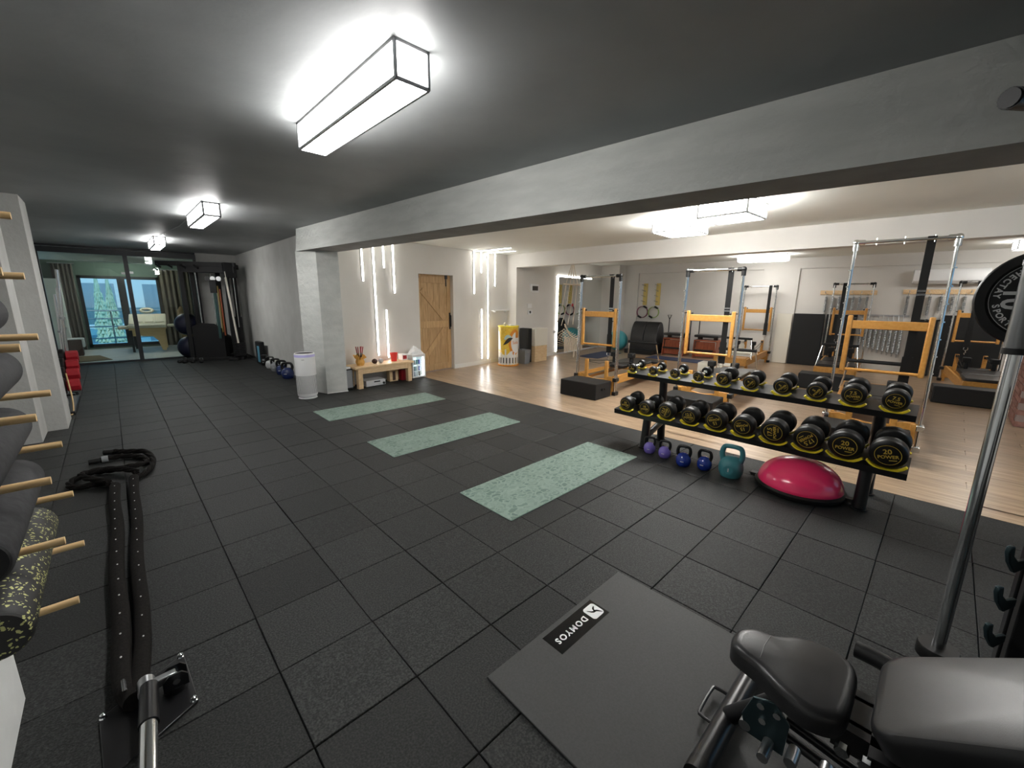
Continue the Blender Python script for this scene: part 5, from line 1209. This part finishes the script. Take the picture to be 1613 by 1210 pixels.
MB().tube(smooth_path([(.10, -.30, .50), (.13, -.60, .20), (.12, -.72, .03), (.10, -.80, .02)], 5), .008, 6).build('cord', dowel_m, t)
for k, (x, y, xt, z1) in enumerate(((-.625, 9.25, -.490, 1.92), (-.60, 9.45, -.535, 1.66), (-.66, 9.67, -.585, 1.56))):
    t = thing('barbell', ['longest chrome bar standing upright behind the grey pillar', 'middle chrome bar standing upright behind the grey pillar', 'shortest chrome bar standing upright behind the grey pillar'][k], 'barbell', (x, y, 0))
    d = xt-x; MB().cyl((0, 0, .05), (d, 0, z1), .022, n=14).build('bar', chrome, t); MB().lathe([(.06, 0), (.06, .05), (.03, .06)], 16).build('holder_cup', black_metal, t); MB().cyl((d*.62, 0, z1*.62), (d*.64, 0, z1*.64), .034, n=14).build('collar', steel, t)
# massage room behind the glass
def curtain(lab, x0, x1, y, z0, z1, m_, folds):
    m = MB(); n = folds*6; vs = []
    for i in range(n+1):
        s_ = i/n; x = x0+(x1-x0)*s_; yy = y+.05*math.sin(s_*folds*2*PI); vs += [(x, yy, z0), (x, yy, z1)]
    for i in range(n+1):
        s_ = i/n; x = x0+(x1-x0)*s_; yy = y+.05*math.sin(s_*folds*2*PI)+.006; vs += [(x, yy, z0), (x, yy, z1)]
    k = 2*(n+1); fs = [(2*i, 2*i+2, 2*i+3, 2*i+1) for i in range(n)]+[(k+2*i, k+2*i+1, k+2*i+3, k+2*i+2) for i in range(n)]
    t = thing('curtain', lab, 'curtain', (0, 0, 0)); m.add(vs, fs).build('drape', m_, t); MB().cyl((x0-.05, y, z1+.015), (x1+.05, y, z1+.015), .012, n=8).build('rod', steel, t)
curtain('brown curtain left of the sliding window in the far room', -1.0, -.60, 16.75, .02, 2.36, curtain_m, 5)
curtain('olive curtain right of the sliding window in the far room', 1.18, 2.05, 16.75, .02, 2.30, sheer_m, 7)
t = thing('massage_table', 'cream massage table with wooden legs behind the glass', 'massage table', (.72, 15.85, 0), -.10)
MB().box(-.40, .42, -.60, -.10, .66, .745).build('top', cream, t, bev=.02); MB().box(-.40, .42, -.03, .62, -.04, .04, T(0, -.10, .73) @ Matrix.Rotation(.42, 4, 'X')).build('back_cushion', cream, t, bev=.02)
for x in (-.28, -.05, .18): MB().box(x, x+.19, .06, .55, .04, .055, T(0, -.10, .73) @ Matrix.Rotation(.42, 4, 'X')).build('quilted_panel', cream, t, bev=.006)
t = t; _ = (0); MB().box(-.62, -.41, -.30, .10, .62, .70).box(.43, .60, -.20, .15, .66, .73).build('arm_rest', cream, t, bev=.02)
MB().tube([(.0+.13*math.cos(2*PI*k/20), .60+.08*math.sin(2*PI*k/20), 1.10+.05*math.sin(2*PI*k/20)) for k in range(20)], .04, 8, True).build('face_cradle', cream, t)
MB().box(-.38, .40, -.50, .50, .60, .66).build('frame', dowel_m, t)
MB().prism([(-.34, .6), (.36, .6), (.36, .02), (.27, .02), (.20, .30), (.10, .42), (-.12, .44), (-.34, .44)], -.015, .015, T(0, -.48, 0) @ Matrix.Rotation(PI/2, 4, 'X')).build('end_panel', dowel_m, t)
for x, y in ((-.34, -.48), (-.34, .45), (.34, .45)): MB().box(x-.025, x+.025, y-.02, y+.02, 0, .60).build('leg', frame_dark if x < 0 else dowel_m, t)
t = thing('stool', 'dark brown stool with a white cloth in the far room', 'stool', (-.78, 15.5, 0), 0); MB().box(-.14, .14, -.18, .18, 0, .42).build('body', dark_wood, t, bev=.01); m = MB(); m.box(-.16, .16, -.20, .20, .421, .445).box(.145, .19, -.20, .20, .22, .44).box(-.175, -.145, -.2, .2, .02, .44).build('cloth', cloth_w, t, bev=.015)
t = thing('rug', 'brown cloth rug on the pale floor behind the glass', 'rug', (-.50, 14.55, 0), .1); MB().prism([(-.30, -.65), (.32, -.62), (.20, .55), (-.25, .6)], .0005, .012).build('cloth', brown_mat, t); MB().box(-.28, .28, -.60, -.56, .012, .014).build('border', dark_wood, t)
t = thing('wicker_cabinet', 'brown low cabinet behind the massage table', 'cabinet', (1.72, 16.25, 0), 0); MB().box(-.24, .24, -.2, .2, 0, .72).build('body', brown_mat, t, bev=.01); MB().box(-.21, -.01, -.212, -.2, .04, .68).box(.01, .21, -.212, -.2, .04, .68).build('door', brown_mat, t)
t = thing('dress_form', 'brown carved figure standing on the cabinet in the far room', 'ornament', (1.56, 16.25, .721)); MB().lathe([(.07, 0), (.03, .02), (.02, .08), (.10, .20), (.11, .34), (.05, .46), (.02, .50)], 18).build('body', brown_mat, t); MB().lathe([(.07, 0), (.07, .015), (.03, .02)], 18).build('foot', dark_wood, t)
t = thing('tall_cabinet', 'tall pale cabinet beside the brown curtain in the far room', 'cabinet', (-1.0, 16.2, 0)); MB().box(-.16, .15, -.2, .2, 0, 1.95).build('body', white_ceil, t, bev=.006); MB().box(-.14, .13, -.212, -.2, .05, 1.90).build('door', white_ceil, t, bev=.003); MB().box(.04, .08, -.225, -.212, 1.3, 1.38).build('door_handle', dark_print, t)
t = thing('side_table', 'white cloth covered side table by the olive curtain', 'table', (1.95, 15.2, 0)); MB().box(-.25, .25, -.25, .25, .50, .54).build('top', cloth_w, t, bev=.006); MB().prism([(-.27, -.27), (.27, -.27), (.27, .27), (-.27, .27)], .12, .50).build('cloth', cloth_w, t)
for x in (-.2, .2): MB().box(x-.02, x+.02, -.2, -.16, 0, .12).box(x-.02, x+.02, .16, .2, 0, .12).build('leg', frame_dark, t)
